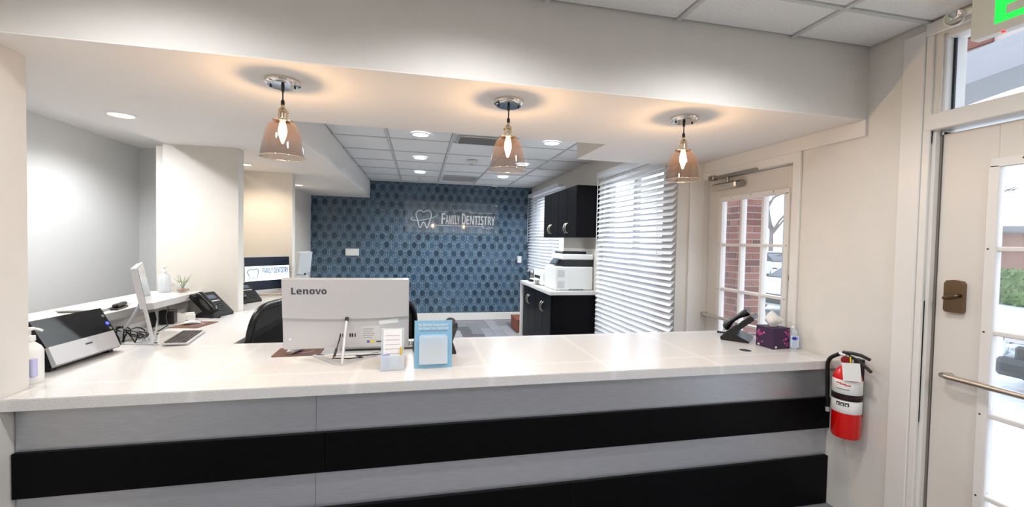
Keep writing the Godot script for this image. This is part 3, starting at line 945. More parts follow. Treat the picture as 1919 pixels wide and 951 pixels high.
func build_office() -> void:
	var bc: Material = mats["black_cabinet"]
	# wall cabinets, two units of two doors
	for u in 2:
		var z1 := -4.84 - 0.68 * u
		var t := thing("wall_cabinet", ["black two-door wall cabinet next to the wide blind", "black two-door wall cabinet in front of the far blind"][u], "cabinet", Vector3(2.11, 1.575, z1 - 0.34), 0.0, "black wall cabinets")
		pbox("body", Vector3(-0.255, 0, -0.338), Vector3(0.018, 0.625, 0.338), bc, t, 0.002)
		for k in 2:
			var d := pbox("door", Vector3(-0.275, 0.002, -0.336 + 0.339 * k), Vector3(-0.256, 0.623, -0.003 + 0.339 * k), bc, t, 0.002)
			handle_arc(d, Vector3(-0.275, 0.115, -0.035 if k == 0 else 0.035), mats["satin_nickel"])
	# base cabinets
	for u in 2:
		var z1 := -4.87 - 0.69 * u
		var t := thing("base_cabinet", ["black two-door base cabinet under the office printer", "black two-door base cabinet beside the white end panel"][u], "cabinet", Vector3(1.83, 0, z1 - 0.345), 0.0, "black base cabinets")
		pbox("body", Vector3(-0.26, 0.09, -0.343), Vector3(0.29, 0.873, 0.343), bc, t, 0.002)
		pbox("plinth", Vector3(-0.2, 0, -0.343), Vector3(0.29, 0.09, 0.343), mats["black_plastic"], t)
		for k in 2:
			var d := pbox("door", Vector3(-0.28, 0.095, -0.341 + 0.344 * k), Vector3(-0.261, 0.87, -0.003 + 0.344 * k), bc, t, 0.002)
			handle_arc(d, Vector3(-0.28, 0.69, -0.035 if k == 0 else 0.035), mats["satin_nickel"])
	var w := thing("worktop", "white stone worktop with an end panel carrying the printers", "worktop", Vector3(1.82, 0.875, -5.57))
	pbox("slab", Vector3(-0.30, 0, -0.76), Vector3(0.306, 0.045, 0.735), mats["quartz"], w, 0.003)
	pbox("end_panel", Vector3(-0.30, -0.875, -0.76), Vector3(0.306, 0.0, -0.71), mats["quartz"], w, 0.003)
	# printers
	var p := thing("office_printer", "large white multifunction printer with a dark scanner band", "printer", Vector3(1.87, 0.92, -5.16))
	var wh: Material = mats["white_plastic"]
	var dk: Material = mats["dark_plastic"]
	pbox("body", Vector3(-0.25, 0.0, -0.22), Vector3(0.245, 0.29, 0.21), wh, p, 0.012)
	pbox("paper_drawer", Vector3(-0.255, 0.02, -0.21), Vector3(-0.248, 0.10, 0.2), wh, p, 0.003)
	for y in [0.03, 0.165]:
		pbox("vent_grille", Vector3(-0.215, y, 0.208), Vector3(-0.13, y + 0.085, 0.213), mats["silver_plastic"], p, 0.001)
	pbox("handle_slot", Vector3(-0.07, 0.004, 0.208), Vector3(0.12, 0.016, 0.213), mats["grey_plastic"], p)
	pbox("scanner_neck", Vector3(-0.14, 0.29, -0.2), Vector3(0.24, 0.375, 0.2), dk, p, 0.006)
	pbox("scanner_lid", Vector3(-0.16, 0.375, -0.215), Vector3(0.245, 0.445, 0.21), wh, p, 0.012)
	pbox("document_feeder", Vector3(-0.13, 0.445, -0.2), Vector3(0.19, 0.475, 0.12), dk, p, 0.01)
	pbox("control_panel", Vector3(-0.045, -0.01, -0.12), Vector3(0.045, 0.01, 0.12), dk, p, 0.006, Transform3D(Basis(Vector3.BACK, 0.9), Vector3(-0.195, 0.345, 0.02)))
	pbox("panel_screen", Vector3(-0.035, 0.0101, -0.09), Vector3(0.035, 0.0108, 0.07), mat("lcd_grey", Color(0.30, 0.36, 0.40), 0.2), p, 0.0, Transform3D(Basis(Vector3.BACK, 0.9), Vector3(-0.195, 0.345, 0.02)))
	var sp := thing("small_printer", "small white desktop printer behind the large printer", "printer", Vector3(1.80, 0.92, -5.67))
	pbox("body", Vector3(-0.2, 0, -0.2), Vector3(0.2, 0.2, 0.2), wh, sp, 0.02)
	pbox("paper_slot", Vector3(-0.203, 0.09, -0.14), Vector3(-0.19, 0.13, 0.14), dk, sp)
	pbox("output_tray", Vector3(-0.28, 0.07, -0.12), Vector3(-0.2, 0.078, 0.12), wh, sp)
	var rt := thing("router", "small black router with two antennas at the far end of the worktop", "router", Vector3(1.68, 0.92, -6.12))
	pbox("body", Vector3(-0.08, 0, -0.06), Vector3(0.08, 0.035, 0.06), mats["black_plastic"], rt, 0.006)
	for x in [-0.06, 0.0]:
		pbox("antenna", Vector3(x - 0.007, 0.03, -0.045), Vector3(x + 0.007, 0.16, -0.03), mats["black_plastic"], rt, 0.003)
	var cb := thing("brown_box", "reddish brown box on the floor beside the worktop end panel", "box", Vector3(1.74, 0, -7.1))
	pbox("carton", Vector3(-0.13, 0, -0.25), Vector3(0.13, 0.2, 0.25), mat("red_brown_card", Color(0.48, 0.27, 0.19), 0.8), cb, 0.003)
	pbox("lid", Vector3(-0.134, 0.18, -0.254), Vector3(0.134, 0.215, 0.254), mats["red_brown_card"], cb, 0.003)
	# ceiling fittings
	for v in [[Vector3(0.66, CB, -4.43), 0.3, 0.17, "square metal air vent in the office ceiling near the beam"], [Vector3(0.65, CB, -7.2), 0.28, 0.28, "metal air vent in the office ceiling by the tiled wall"]]:
		var t := thing("ceiling_vent", v[3], "air vent", v[0], 0.0, "office ceiling vents")
		var hx: float = v[1]
		var hz: float = v[2]
		for r in [[-hx, hx, -hz, -hz + 0.03], [-hx, hx, hz - 0.03, hz], [-hx, -hx + 0.03, -hz + 0.03, hz - 0.03], [hx - 0.03, hx, -hz + 0.03, hz - 0.03]]:
			pbox("vent_frame", Vector3(r[0], -0.008, r[2]), Vector3(r[1], 0.004, r[3]), mats["silver_plastic"], t, 0.002)
		pbox("vent_back", Vector3(-hx + 0.02, 0.003, -hz + 0.02), Vector3(hx - 0.02, 0.008, hz - 0.02), mats["grey_print"], t)
		var n := int(hz * 2 / 0.045)
		for k in n:
			var z := lerpf(-hz + 0.045, hz - 0.045, k / float(maxi(n - 1, 1)))
			pbox("louvre", Vector3(-hx + 0.03, -0.002, -0.018), Vector3(hx - 0.03, 0.001, 0.018), mats["silver_plastic"], t, 0.0, Transform3D(Basis(Vector3.RIGHT, 0.6), Vector3(0, -0.004, z)))
	var sd := thing("smoke_detector", "round white smoke detector on the office ceiling", "smoke detector", Vector3(0.653, CB, -5.56))
	var s := ST()
	lathe(s, [Vector2(0, -0.045), Vector2(0.03, -0.045), Vector2(0.04, -0.034), Vector2(0.062, -0.03), Vector2(0.072, 0.0)], 24)
	obj("housing", s, mats["white_plastic"], sd)
	s = ST()
	lathe(s, [Vector2(0, -0.052), Vector2(0.016, -0.05), Vector2(0.018, -0.045)], 12)
	obj("sensor", s, mats["grey_plastic"], sd)
	var kd := thing("sprinkler_head", "small sprinkler head in the office ceiling by the tiles", "sprinkler", Vector3(-0.009, CB, -7.3))
	s = ST(); lathe(s, [Vector2(0, -0.006), Vector2(0.03, -0.005), Vector2(0.034, 0)], 20); obj("escutcheon", s, mats["white_plastic"], kd)
	s = ST(); tube(s, [Vector3(0, -0.005, 0), Vector3(0, -0.04, 0)], 0.006, 8); lathe(s, [Vector2(0, -0.044), Vector2(0.014, -0.043), Vector2(0.014, -0.04), Vector2(0, -0.04)], 14); obj("nozzle", s, mats["steel"], kd)
	var dc := thing("dome_camera", "small black dome camera on a white ceiling base", "camera", Vector3(1.35, CB, -7.85))
	s = ST(); lathe(s, [Vector2(0, -0.03), Vector2(0.045, -0.03), Vector2(0.055, 0)], 20); obj("mount", s, mats["white_plastic"], dc)
	s = ST(); lathe(s, [Vector2(0, -0.075), Vector2(0.02, -0.068), Vector2(0.034, -0.05), Vector2(0.036, -0.03)], 20); obj("dome", s, mats["black_plastic"], dc)
	# plates on the tiles
	var op := thing("outlet_plate", "wide white outlet plate on the blue tiles above the desk monitor", "outlet", Vector3(-1.16, 1.26, ZB + 0.006))
	pbox("plate", Vector3(-0.115, -0.062, 0), Vector3(0.115, 0.062, 0.008), mats["white_plastic"], op, 0.003)
	for k in 4:
		pbox("socket_insert", Vector3(-0.09 + 0.05 * k, -0.035, 0.008), Vector3(-0.056 + 0.05 * k, 0.035, 0.010), mats["paper"], op, 0.001)
	var lp := thing("light_switch", "narrow white light switch on the blue tiles by the blind", "light switch", Vector3(1.905, 1.165, ZB + 0.006))
	pbox("plate", Vector3(-0.04, -0.065, 0), Vector3(0.04, 0.065, 0.008), mats["white_plastic"], lp, 0.003)
	pbox("rocker", Vector3(-0.017, -0.034, 0.008), Vector3(0.017, 0.034, 0.012), mats["paper"], lp, 0.002)
	build_wall_sign()

func tooth_points(sc: float, o: Vector3) -> Array:
	var p := [Vector2(-0.30, 0.34), Vector2(-0.42, 0.20), Vector2(-0.40, 0.0), Vector2(-0.32, -0.22), Vector2(-0.28, -0.44), Vector2(-0.22, -0.60), Vector2(-0.15, -0.60), Vector2(-0.09, -0.42), Vector2(0.0, -0.30), Vector2(0.09, -0.42), Vector2(0.16, -0.60), Vector2(0.23, -0.60), Vector2(0.29, -0.42), Vector2(0.35, -0.2), Vector2(0.42, 0.02), Vector2(0.42, 0.22), Vector2(0.32, 0.36), Vector2(0.18, 0.37), Vector2(0.02, 0.28), Vector2(-0.14, 0.36), Vector2(-0.30, 0.34)]
	var c := Curve3D.new()
	for i in p.size():
		var a: Vector2 = p[(i - 1 + p.size()) % p.size()] if i > 0 else p[p.size() - 2]
		var b: Vector2 = p[i + 1] if i < p.size() - 1 else p[1]
		var t := (b - a) / 6.0
		c.add_point(Vector3(p[i].x, p[i].y, 0), Vector3(-t.x, -t.y, 0), Vector3(t.x, t.y, 0))
	var out := []
	for i in 81:
		out.append(o + c.sample_baked(c.get_baked_length() * i / 80.0, true) * sc)
	return out

func fit_text(o: MeshInstance3D, x0: float, x1: float, y0: float, y1: float, z: float) -> void:
	var bb := (o.mesh as TextMesh).get_aabb()
	var sx := (x1 - x0) / maxf(bb.size.x, 0.001)
	var sy := (y1 - y0) / maxf(bb.size.y, 0.001)
	o.transform = Transform3D(Basis.from_scale(Vector3(sx, sy, 1)), Vector3(x0 - bb.position.x * sx, y0 - bb.position.y * sy, z))

func build_wall_sign() -> void:
	var t := thing("wall_sign", "clear acrylic sign with a silver tooth emblem and practice name on blue tiles", "sign", Vector3(0, 1.64, ZB))
	var ac := pane_mat("acrylic", Color(0.75, 0.82, 0.88), 0.08, 0.05)
	pbox("acrylic_plate", Vector3(-0.25, 0, 0.034), Vector3(1.47, 0.57, 0.042), ac, t, 0.002)
	for x in [-0.2, 0.62, 1.42]:
		for y in [0.04, 0.53]:
			var s := ST()
			lathe(s, [Vector2(0, 0.062), Vector2(0.011, 0.06), Vector2(0.014, 0.054), Vector2(0.014, 0.0)], 16, Transform3D(Basis(Vector3.RIGHT, PI / 2), Vector3(x, y, 0)))
			obj("standoff", s, mats["chrome"], t)
	var sil := mat("sign_silver", Color(0.84, 0.84, 0.85), 0.3, 0.35)
	var s := ST()
	tube(s, tooth_points(0.32, Vector3(0.075, 0.285, 0.052)), 0.011, 8)
	obj("tooth_emblem", s, sil, t)
	s = ST()
	var pts := []
	for i in 33:
		var a := lerpf(PI * 0.80, PI * 2.08, i / 32.0)
		var e := Vector2(cos(a) * 0.24, sin(a) * 0.052).rotated(0.20)
		pts.append(Vector3(0.085 + e.x, 0.285 + e.y, 0.064))
	tube(s, pts, 0.009, 8, 0.004)
	obj("orbit_swoosh", s, sil, t)
	s = ST()
	box(s, Vector3(0.29, 0.135, 0.044), Vector3(1.18, 0.145, 0.052), 0.001)
	box(s, Vector3(0.36, 0.388, 0.044), Vector3(0.52, 0.396, 0.052), 0.001)
	box(s, Vector3(0.90, 0.388, 0.044), Vector3(1.36, 0.396, 0.052), 0.001)
	obj("rule_line", s, sil, t)
	var spans := [["F", 0.40, 0.47, 0.165, 0.372], ["AMILY", 0.475, 0.735, 0.165, 0.335], ["D", 0.775, 0.85, 0.165, 0.372], ["ENTISTRY", 0.86, 1.40, 0.165, 0.335]]
	for p in spans:
		var o := letters("sign_letters", p[0], 0.2, sil, t, Transform3D.IDENTITY, "Droid Sans", 700, 0.012)
		fit_text(o, p[1], p[2], p[3], p[4], 0.05)
	# the thin handwritten line above and the short one below
	for w in [[0.60, 0.40, 0.36, 7, 0.05], [1.16, 0.10, 0.22, 4, 0.035]]:
		var c := []
		var n: int = w[3]
		for i in n * 8 + 1:
			var f := i / float(n * 8)
			c.append(Vector3(w[0] + w[2] * f + 0.012 * sin(f * n * TAU * 1.0), w[1] + w[4] * (0.5 + 0.5 * sin(f * n * TAU)) * (1.0 if (i / 8) % 3 != 1 else 0.45), 0.05))
		s = ST()
		tube(s, c, 0.003, 5)
		obj("script_line", s, sil, t)

# ---------------------------------------------------------------- things on the counter
func loop_pts(p: PackedVector2Array, xf: Transform3D, z := 0.0) -> Array:
	var a := []
	for v in p: a.append(xf * Vector3(v.x, v.y, z))
	a.append(a[0])
	return a

func computer(label: String, at: Vector3, turn: float, w: float, h: float, tilt: float, logo: bool, screen: bool) -> Node3D:
	# all-in-one computer: local +z is the screen side, stand behind
	var t := thing("desktop_computer", label, "computer", at, turn, "all-in-one desk computers")
	var sv: Material = mats["silver_plastic"]
	var xf := Transform3D(Basis(Vector3.RIGHT, -tilt), Vector3(0, 0.045, 0.0))
	var s := ST()
	prism(s, round_rect(w, h, 0.008, 3), -0.006, 0.006, xf * Transform3D(Basis.IDENTITY, Vector3(0, h / 2, 0)))
	obj("display_panel", s, sv, t)
	s = ST()
	var gl := mat("screen_black", Color(0.03, 0.035, 0.045), 0.08)
	prism(s, round_rect(w - 0.012, h - 0.04, 0.004, 2), 0.006, 0.0072, xf * Transform3D(Basis.IDENTITY, Vector3(0, h / 2 + 0.014, 0)))
	obj("screen", s, gl, t)
	# rear shell: a thicker upper half whose lower lip bows over the flat lower half
	s = ST()
	var lip := PackedVector2Array()
	for k in 17:
		var f := k / 16.0
		lip.append(Vector2(lerpf(-w / 2 + 0.004, w / 2 - 0.004, f), h * 0.455 - 0.010 * sin(PI * f)))
	lip.append(Vector2(w / 2 - 0.004, h - 0.004))
	lip.append(Vector2(-w / 2 + 0.004, h - 0.004))
	prism(s, lip, -0.024, -0.006, xf)
	obj("upper_shell", s, sv, t)
	s = ST()
	prism(s, round_rect(w - 0.012, h * 0.455, 0.006, 3), -0.012, -0.006, xf * Transform3D(Basis.IDENTITY, Vector3(0, h * 0.235, 0)))
	obj("lower_shell", s, sv, t)
	# stand: flat loop on the desk with one slanted leg
	s = ST()
	var base := PackedVector2Array([Vector2(-0.17, 0.02), Vector2(-0.18, 0.0), Vector2(-0.165, -0.02), Vector2(-0.03, -0.19), Vector2(0.0, -0.205), Vector2(0.03, -0.19), Vector2(0.165, -0.02), Vector2(0.18, 0.0), Vector2(0.17, 0.02)])
	var hole := PackedVector2Array([Vector2(-0.12, -0.01), Vector2(0.0, -0.155), Vector2(0.12, -0.01)])
	var flat := Transform3D(Basis(Vector3(1, 0, 0), Vector3(0, 0, 1), Vector3(0, 1, 0)), Vector3.ZERO)
	var ring := [[0, 1, 2], [2, 3, 4]]
	for sg in [-1.0, 1.0]:
		prism(s, PackedVector2Array([Vector2(0.0, -0.205), Vector2(0.03 * sg, -0.19), Vector2(0.165 * sg, -0.02), Vector2(0.18 * sg, 0.0), Vector2(0.17 * sg, 0.02), Vector2(0.12 * sg, 0.01), Vector2(0.12 * sg, -0.012), Vector2(0.0, -0.16)]), 0.0, 0.007, flat)
	box(s, Vector3(-0.165, 0.0, -0.005), Vector3(0.165, 0.007, 0.022), 0.002)
	obj("stand_base", s, mats["silver_plastic"], t)
	s = ST()
	tube(s, [Vector3(0, 0.004, -0.185), Vector3(0, 0.11, -0.12), Vector3(0, h * 0.455 + 0.03, -0.035 - sin(tilt) * h * 0.45)], 0.008, 10)
	obj("stand_leg", s, sv, t)
	s = ST()
	tube(s, [Vector3(0, h * 0.455 + 0.022, -0.04 - sin(tilt) * h * 0.45), Vector3(0, h * 0.455 + 0.04, -0.026 - sin(tilt) * h * 0.45)], 0.0095, 10)
	obj("leg_cap", s, mats["black_plastic"], t)
	var back := xf * Transform3D(Basis(Vector3(-1, 0, 0), Vector3(0, 1, 0), Vector3(0, 0, -1)), Vector3.ZERO)   # x to the right as seen from behind
	if logo:
		var o := letters("logo_letters", "Lenovo", 0.03, mats["grey_print"], t, Transform3D.IDENTITY, "Droid Sans", 700, 0.002)
		var bb := (o.mesh as TextMesh).get_aabb()
		o.transform = back * Transform3D(Basis.from_scale(Vector3(0.172 / bb.size.x, 0.036 / bb.size.y, 1)), Vector3(-w / 2 + 0.05 - bb.position.x * 0.172 / bb.size.x, h - 0.083 - bb.position.y * 0.036 / bb.size.y, 0.0245))
		# ports, stickers and power button on the lower half
		pbox("port_panel", Vector3(-0.05, 0.03, 0.012), Vector3(0.055, 0.10, 0.0135), mats["silver_plastic"], t, 0.0, back)
		for k in [[-0.036, 0.006], [-0.024, 0.004], [0.014, 0.008], [0.026, 0.008], [0.04, 0.006]]:
			pbox("port", Vector3(k[0] - k[1] / 2, 0.062, 0.0135), Vector3(k[0] + k[1] / 2, 0.082, 0.0142), mats["black_plastic"], t, 0.0, back)
		pbox("spec_label", Vector3(0.075, 0.045, 0.012), Vector3(0.17, 0.12, 0.0126), mat("label_grey", Color(0.80, 0.80, 0.80), 0.6), t, 0.0, back)
		for k in 5:
			pbox("print_line", Vector3(0.08, 0.055 + 0.012 * k, 0.0126), Vector3(0.13 + 0.006 * (k % 3), 0.058 + 0.012 * k, 0.0129), mats["grey_plastic"], t, 0.0, back)
		pbox("service_sticker", Vector3(-0.05, -0.012, 0.012), Vector3(0.05, 0.012, 0.0128), mats["paper"], t, 0.0, back * Transform3D(Basis(Vector3.BACK, 0.12), Vector3(0.215, 0.145, 0)))
		pbox("small_sticker", Vector3(0.10, 0.026, 0.012), Vector3(0.115, 0.04, 0.0127), mat("violet_print", Color(0.45, 0.38, 0.62), 0.6), t, 0.0, back)
		pbox("small_sticker", Vector3(0.12, 0.026, 0.012), Vector3(0.14, 0.04, 0.0127), mat("yellow_print", Color(0.85, 0.80, 0.25), 0.6), t, 0.0, back)
		pbox("small_sticker", Vector3(0.15, 0.028, 0.012), Vector3(0.19, 0.036, 0.0127), mats["grey_print"], t, 0.0, back)
		pbox("power_button", Vector3(-w / 2 + 0.03, 0.05, 0.012), Vector3(-w / 2 + 0.042, 0.062, 0.0135), mats["white_plastic"], t, 0.002, back)
		s = ST()
		tube(s, [back * Vector3(-0.036, 0.07, 0.016), back * Vector3(-0.045, 0.03, 0.03), back * Vector3(-0.055, -0.015, 0.07), back * Vector3(-0.06, -0.022, 0.10), back * Vector3(0.02, -0.02, 0.12), back * Vector3(0.09, -0.022, 0.10), back * Vector3(0.05, -0.025, 0.07), back * Vector3(0.30, -0.03, 0.03)], 0.003, 7)
		obj("power_cable", s, mats["black_plastic"], t)
		s = ST()
		tube(s, [back * Vector3(-0.05, 0.01, 0.045), back * Vector3(-0.057, -0.022, 0.075)], 0.007, 8)
		obj("cable_plug", s, mats["black_plastic"], t)
	if screen:
		# dark desktop with a white band that carries the practice logo
		var sm := glow("screen_navy", Color(0.02, 0.05, 0.12), 0.6)
		var sw := glow("screen_white", Color(0.86, 0.93, 1.0), 0.75)
		var ink := mat("screen_ink", Color(0.22, 0.33, 0.52), 0.5)
		pbox("screen_image", Vector3(-w / 2 + 0.008, 0.04, 0.0072), Vector3(w / 2 - 0.008, h - 0.008, 0.0078), sm, t, 0.0, xf)
		pbox("screen_band", Vector3(-w / 2 + 0.008, h * 0.34, 0.0078), Vector3(w / 2 - 0.008, h * 0.74, 0.0082), sw, t, 0.0, xf)
		s = ST()
		tube(s, tooth_points(0.13, xf * Vector3(-w * 0.32, h * 0.545, 0.0085)), 0.004, 5)
		obj("screen_tooth", s, ink, t)
		var o := letters("screen_letters", "FAMILY DENTISTRY", 0.03, ink, t, Transform3D.IDENTITY, "Droid Sans", 700, 0.0006)
		var bb := (o.mesh as TextMesh).get_aabb()
		o.transform = xf * Transform3D(Basis.from_scale(Vector3(0.29 / bb.size.x, 0.06 / bb.size.y, 1)), Vector3(-0.06 - bb.position.x * 0.29 / bb.size.x, h * 0.53 - bb.position.y * 0.06 / bb.size.y, 0.009))
	return t

func phone(label: String, at: Vector3, turn: float, rise := 0.18) -> void:
	var t := thing("desk_phone", label, "telephone", at, turn, "black desk phones")
	var bk: Material = mats["black_plastic"]
	var side := Transform3D(Basis(Vector3(0, 0, 1), Vector3(0, 1, 0), Vector3(-1, 0, 0)), Vector3.ZERO)   # profile in z,y extruded along -x
	var s := ST()
	prism(s, PackedVector2Array([Vector2(0.10, 0.0), Vector2(0.105, 0.02), Vector2(-0.075, rise), Vector2(-0.09, rise - 0.005), Vector2(-0.095, rise - 0.025), Vector2(0.02, 0.05), Vector2(-0.07, 0.012), Vector2(-0.07, 0.0)]), -0.115, 0.105, side)
	obj("body", s, bk, t)
	# face frame: origin on the sloping face
	var ax := Vector3(1, 0, 0)
	var dn := Vector3(0, 0.02 - rise, 0.18).normalized()
	var face := Transform3D(Basis(ax, -dn, ax.cross(-dn)), Vector3(0.0, 0.01 + rise / 2.0, 0.0155))
	pbox("screen_bezel", Vector3(-0.03, 0.03, 0.0), Vector3(0.095, 0.092, 0.004), mats["dark_plastic"], t, 0.002, face)
	pbox("screen", Vector3(-0.012, 0.045, 0.004), Vector3(0.075, 0.085, 0.0048), mat("lcd_blue_grey", Color(0.33, 0.38, 0.45), 0.15), t, 0.0, face)
	pbox("name_strip", Vector3(-0.02, 0.016, 0.0), Vector3(0.085, 0.026, 0.003), mats["silver_plastic"], t, 0.0, face)
	s = ST()
	for i in 4:
		for k in 4:
			box(s, Vector3(-0.02 + 0.027 * i, -0.085 + 0.022 * k, 0.0), Vector3(0.0 + 0.027 * i, -0.071 + 0.022 * k, 0.005), 0.002, face)
	obj("keypad", s, mat("key_grey", Color(0.16, 0.16, 0.17), 0.5), t)
	s = ST()
	var rings := []
	for k in 13:
		var f := k / 12.0
		var y := lerpf(0.095, -0.10, f)
		var bulge: float = 0.022 + 0.016 * (exp(-pow((f - 0.1) * 6, 2)) + exp(-pow((f - 0.9) * 6, 2)))
		var lift := 0.028 + 0.012 * sin(PI * f)
		var ring := []
		for q in 12:
			var a := TAU * q / 12.0
			ring.append(face * Vector3(-0.078 + cos(a) * (0.024 + (bulge - 0.022) * 0.3), y, lift + sin(a) * bulge * 0.7))
		rings.append(ring)
	loft(s, rings)
	obj("handset", s, bk, t)
	s = ST()
	var pts := []
	for k in 61:
		var f := k / 60.0
		pts.append(Vector3(-0.11 + 0.02 * f + 0.006 * cos(f * 80), 0.012 + 0.006 * sin(f * 80), 0.09 - 0.0 * f + 0.12 * sin(PI * f) * 0.6))
	tube(s, pts, 0.0028, 5)
	obj("coiled_cord", s, bk, t)

func pump_bottle(called: String, label: String, at: Vector3, turn: float, r: float, h: float, m: Material, square := false) -> Node3D:
	var t := thing(called, label, "pump bottle", at, turn)
	var s := ST()
	if square:
		var rings := []
		for k in [[0.0, 0.92], [0.01, 1.0], [0.68, 1.0], [0.80, 0.8], [0.86, 0.4], [0.88, 0.34]]:
			var ring := []
			for p in round_rect(r * 2.1 * k[1], r * 1.4 * (k[1] if k[1] > 0.5 else k[1] * 1.4), r * 0.3 * k[1], 3): ring.append(Vector3(p.x, h * 0.78 * k[0] / 0.88, p.y))
			rings.append(ring)
		loft(s, rings)
	else:
		lathe(s, [Vector2(0.34 * r, h * 0.78), Vector2(0.36 * r, h * 0.74), Vector2(0.8 * r, h * 0.66), Vector2(r, h * 0.58), Vector2(r, 0.006), Vector2(r * 0.94, 0), Vector2(0, 0)], 28)
	obj("bottle", s, m, t)
	s = ST()
	lathe(s, [Vector2(0, h * 0.99), Vector2(0.12 * r, h * 0.99), Vector2(0.12 * r, h * 0.86), Vector2(0.42 * r, h * 0.85), Vector2(0.44 * r, h * 0.765), Vector2(0, h * 0.765)], 20)
	obj("pump_collar", s, mats["white_plastic"], t)
	s = ST()
	lathe(s, [Vector2(0, h), Vector2(0.36 * r, h), Vector2(0.4 * r, h * 0.955), Vector2(0, h * 0.95)], 18)
	tube(s, [Vector3(0, h * 0.98, 0), Vector3(r * 0.7, h * 0.98, 0), Vector3(r * 1.25, h * 0.955, 0)], r * 0.13, 8)
	obj("pump_head", s, mats["white_plastic"], t)
	return t

func office_chair(label: String, at: Vector3, turn: float) -> void:
	# local -z is the way the sitter faces
	var t := thing("office_chair", label, "chair", at, turn, "black mesh office chairs")
	var bk: Material = mats["black_plastic"]
	var s := ST()
	var rings := []
	for k in 5:
		var f := k / 4.0
		var sc: float = [0.9, 1.0, 1.0, 0.97, 0.85][k]
		var ring := []
		for p in round_rect(0.48 * sc, 0.46 * sc, 0.1, 4): ring.append(Vector3(p.x, 0.44 + 0.07 * f, p.y - 0.02))
		rings.append(ring)
	loft(s, rings)
	obj("seat", s, mat("black_fabric", Color(0.03, 0.03, 0.032), 0.9), t)
	var bx := Transform3D(Basis(Vector3.RIGHT, 0.16), Vector3(0, 0.57, 0.22))
	s = ST()
	tube(s, loop_pts(chair_loop(0.27, 0.50), bx), 0.022, 10)
	obj("back_frame", s, bk, t)
	s = ST()
	prism(s, chair_loop(0.26, 0.49), -0.006, 0.004, bx)
	var mesh_m := mat("mesh_fabric", Color(0.04, 0.04, 0.043, 0.86), 0.9)
	mesh_m.transparency = BaseMaterial3D.TRANSPARENCY_ALPHA
	obj("mesh_back", s, mesh_m, t)
	s = ST()
	tube(s, [bx * Vector3(0, 0.1, 0.03), Vector3(0, 0.5, 0.27), Vector3(0, 0.42, 0.2), Vector3(0, 0.42, 0.0)], 0.022, 8)
	obj("back_bracket", s, bk, t)
	for sg in [-1.0, 1.0]:
		s = ST()
		tube(s, [Vector3(0.2 * sg, 0.45, 0.05), Vector3(0.285 * sg, 0.47, 0.05), Vector3(0.29 * sg, 0.66, 0.03)], 0.016, 8)
		box(s, Vector3(0.29 * sg - 0.035, 0.66, -0.12), Vector3(0.29 * sg + 0.035, 0.685, 0.13), 0.01)
		obj("armrest", s, bk, t)
	s = ST()
	tube(s, [Vector3(0, 0.09, 0), Vector3(0, 0.44, 0)], 0.025, 12)
	obj("gas_column", s, mats["steel"], t)
	for k in 5:
		var a := TAU * k / 5.0
		var e := Vector3(cos(a), 0, sin(a))
		s = ST()
		tube(s, [Vector3(0, 0.11, 0), e * 0.3 + Vector3(0, 0.07, 0)], 0.024, 8, 0.016)
		var leg := obj("leg", s, bk, t)
		s = ST()
		var side := e.cross(Vector3.UP)
		lathe(s, [Vector2(0, -0.02), Vector2(0.028, -0.018), Vector2(0.028, 0.018), Vector2(0, 0.02)], 14, Transform3D(Basis(e, side, e.cross(side)), e * 0.3 + Vector3(0, 0.029, 0)))
		obj("caster", s, bk, leg)

func chair_loop(hw: float, h: float) -> PackedVector2Array:
	var p := PackedVector2Array()
	for k in 40:
		var a := TAU * k / 40.0
		var c := cos(a)
		var n := sin(a)
		p.append(Vector2(hw * signf(c) * pow(absf(c), 0.45) * (1.0 - 0.12 * (n * 0.5 + 0.5)), h / 2 + h / 2 * signf(n) * pow(absf(n), 0.5)))
	return p

func keyboard(label: String, at: Vector3, turn: float, w: float) -> void:
	var t := thing("keyboard", label, "keyboard", at, turn, "desk keyboards")
	var xf := Transform3D(Basis(Vector3.RIGHT, 0.05), Vector3(0, 0.0085, 0))
	pbox("base", Vector3(-w / 2, -0.004, -0.062), Vector3(w / 2, 0.009, 0.062), mats["silver_plastic"], t, 0.003, xf)
	var s := ST()
	var n := int(w / 0.0235)
	for r in 5:
		for k in n:
			box(s, Vector3(-w / 2 + 0.008 + k * (w - 0.016) / n, 0.009, -0.054 + r * 0.0215), Vector3(-w / 2 + 0.008 + (k + 0.86) * (w - 0.016) / n, 0.013, -0.036 + r * 0.0215), 0.0, xf)
	obj("keys", s, mat("key_brown_grey", Color(0.25, 0.22, 0.21), 0.6), t).set_meta("kind", "stuff")

func mouse(label: String, at: Vector3, turn: float) -> void:
	var t := thing("computer_mouse", label, "mouse", at, turn, "computer mice")
	var s := ST()
	var rings := []
	for k in 9:
		var f := k / 8.0
		var w := 0.030 * pow(sin(PI * lerpf(0.12, 0.88, f)), 0.5)
		var hh := 0.006 + 0.026 * pow(sin(PI * lerpf(0.1, 0.95, f)), 0.8)
		var ring := []
		for q in 12:
			var a := TAU * q / 12.0
			ring.append(Vector3(cos(a) * w, maxf(0.0, hh * (0.5 + 0.5 * sin(a))), lerpf(-0.052, 0.052, f)))
		rings.append(ring)
	loft(s, rings)
	obj("shell", s, mats["silver_plastic"], t)
	pbox("scroll_wheel", Vector3(-0.004, 0.024, -0.032), Vector3(0.004, 0.031, -0.02), mats["dark_plastic"], t, 0.002)

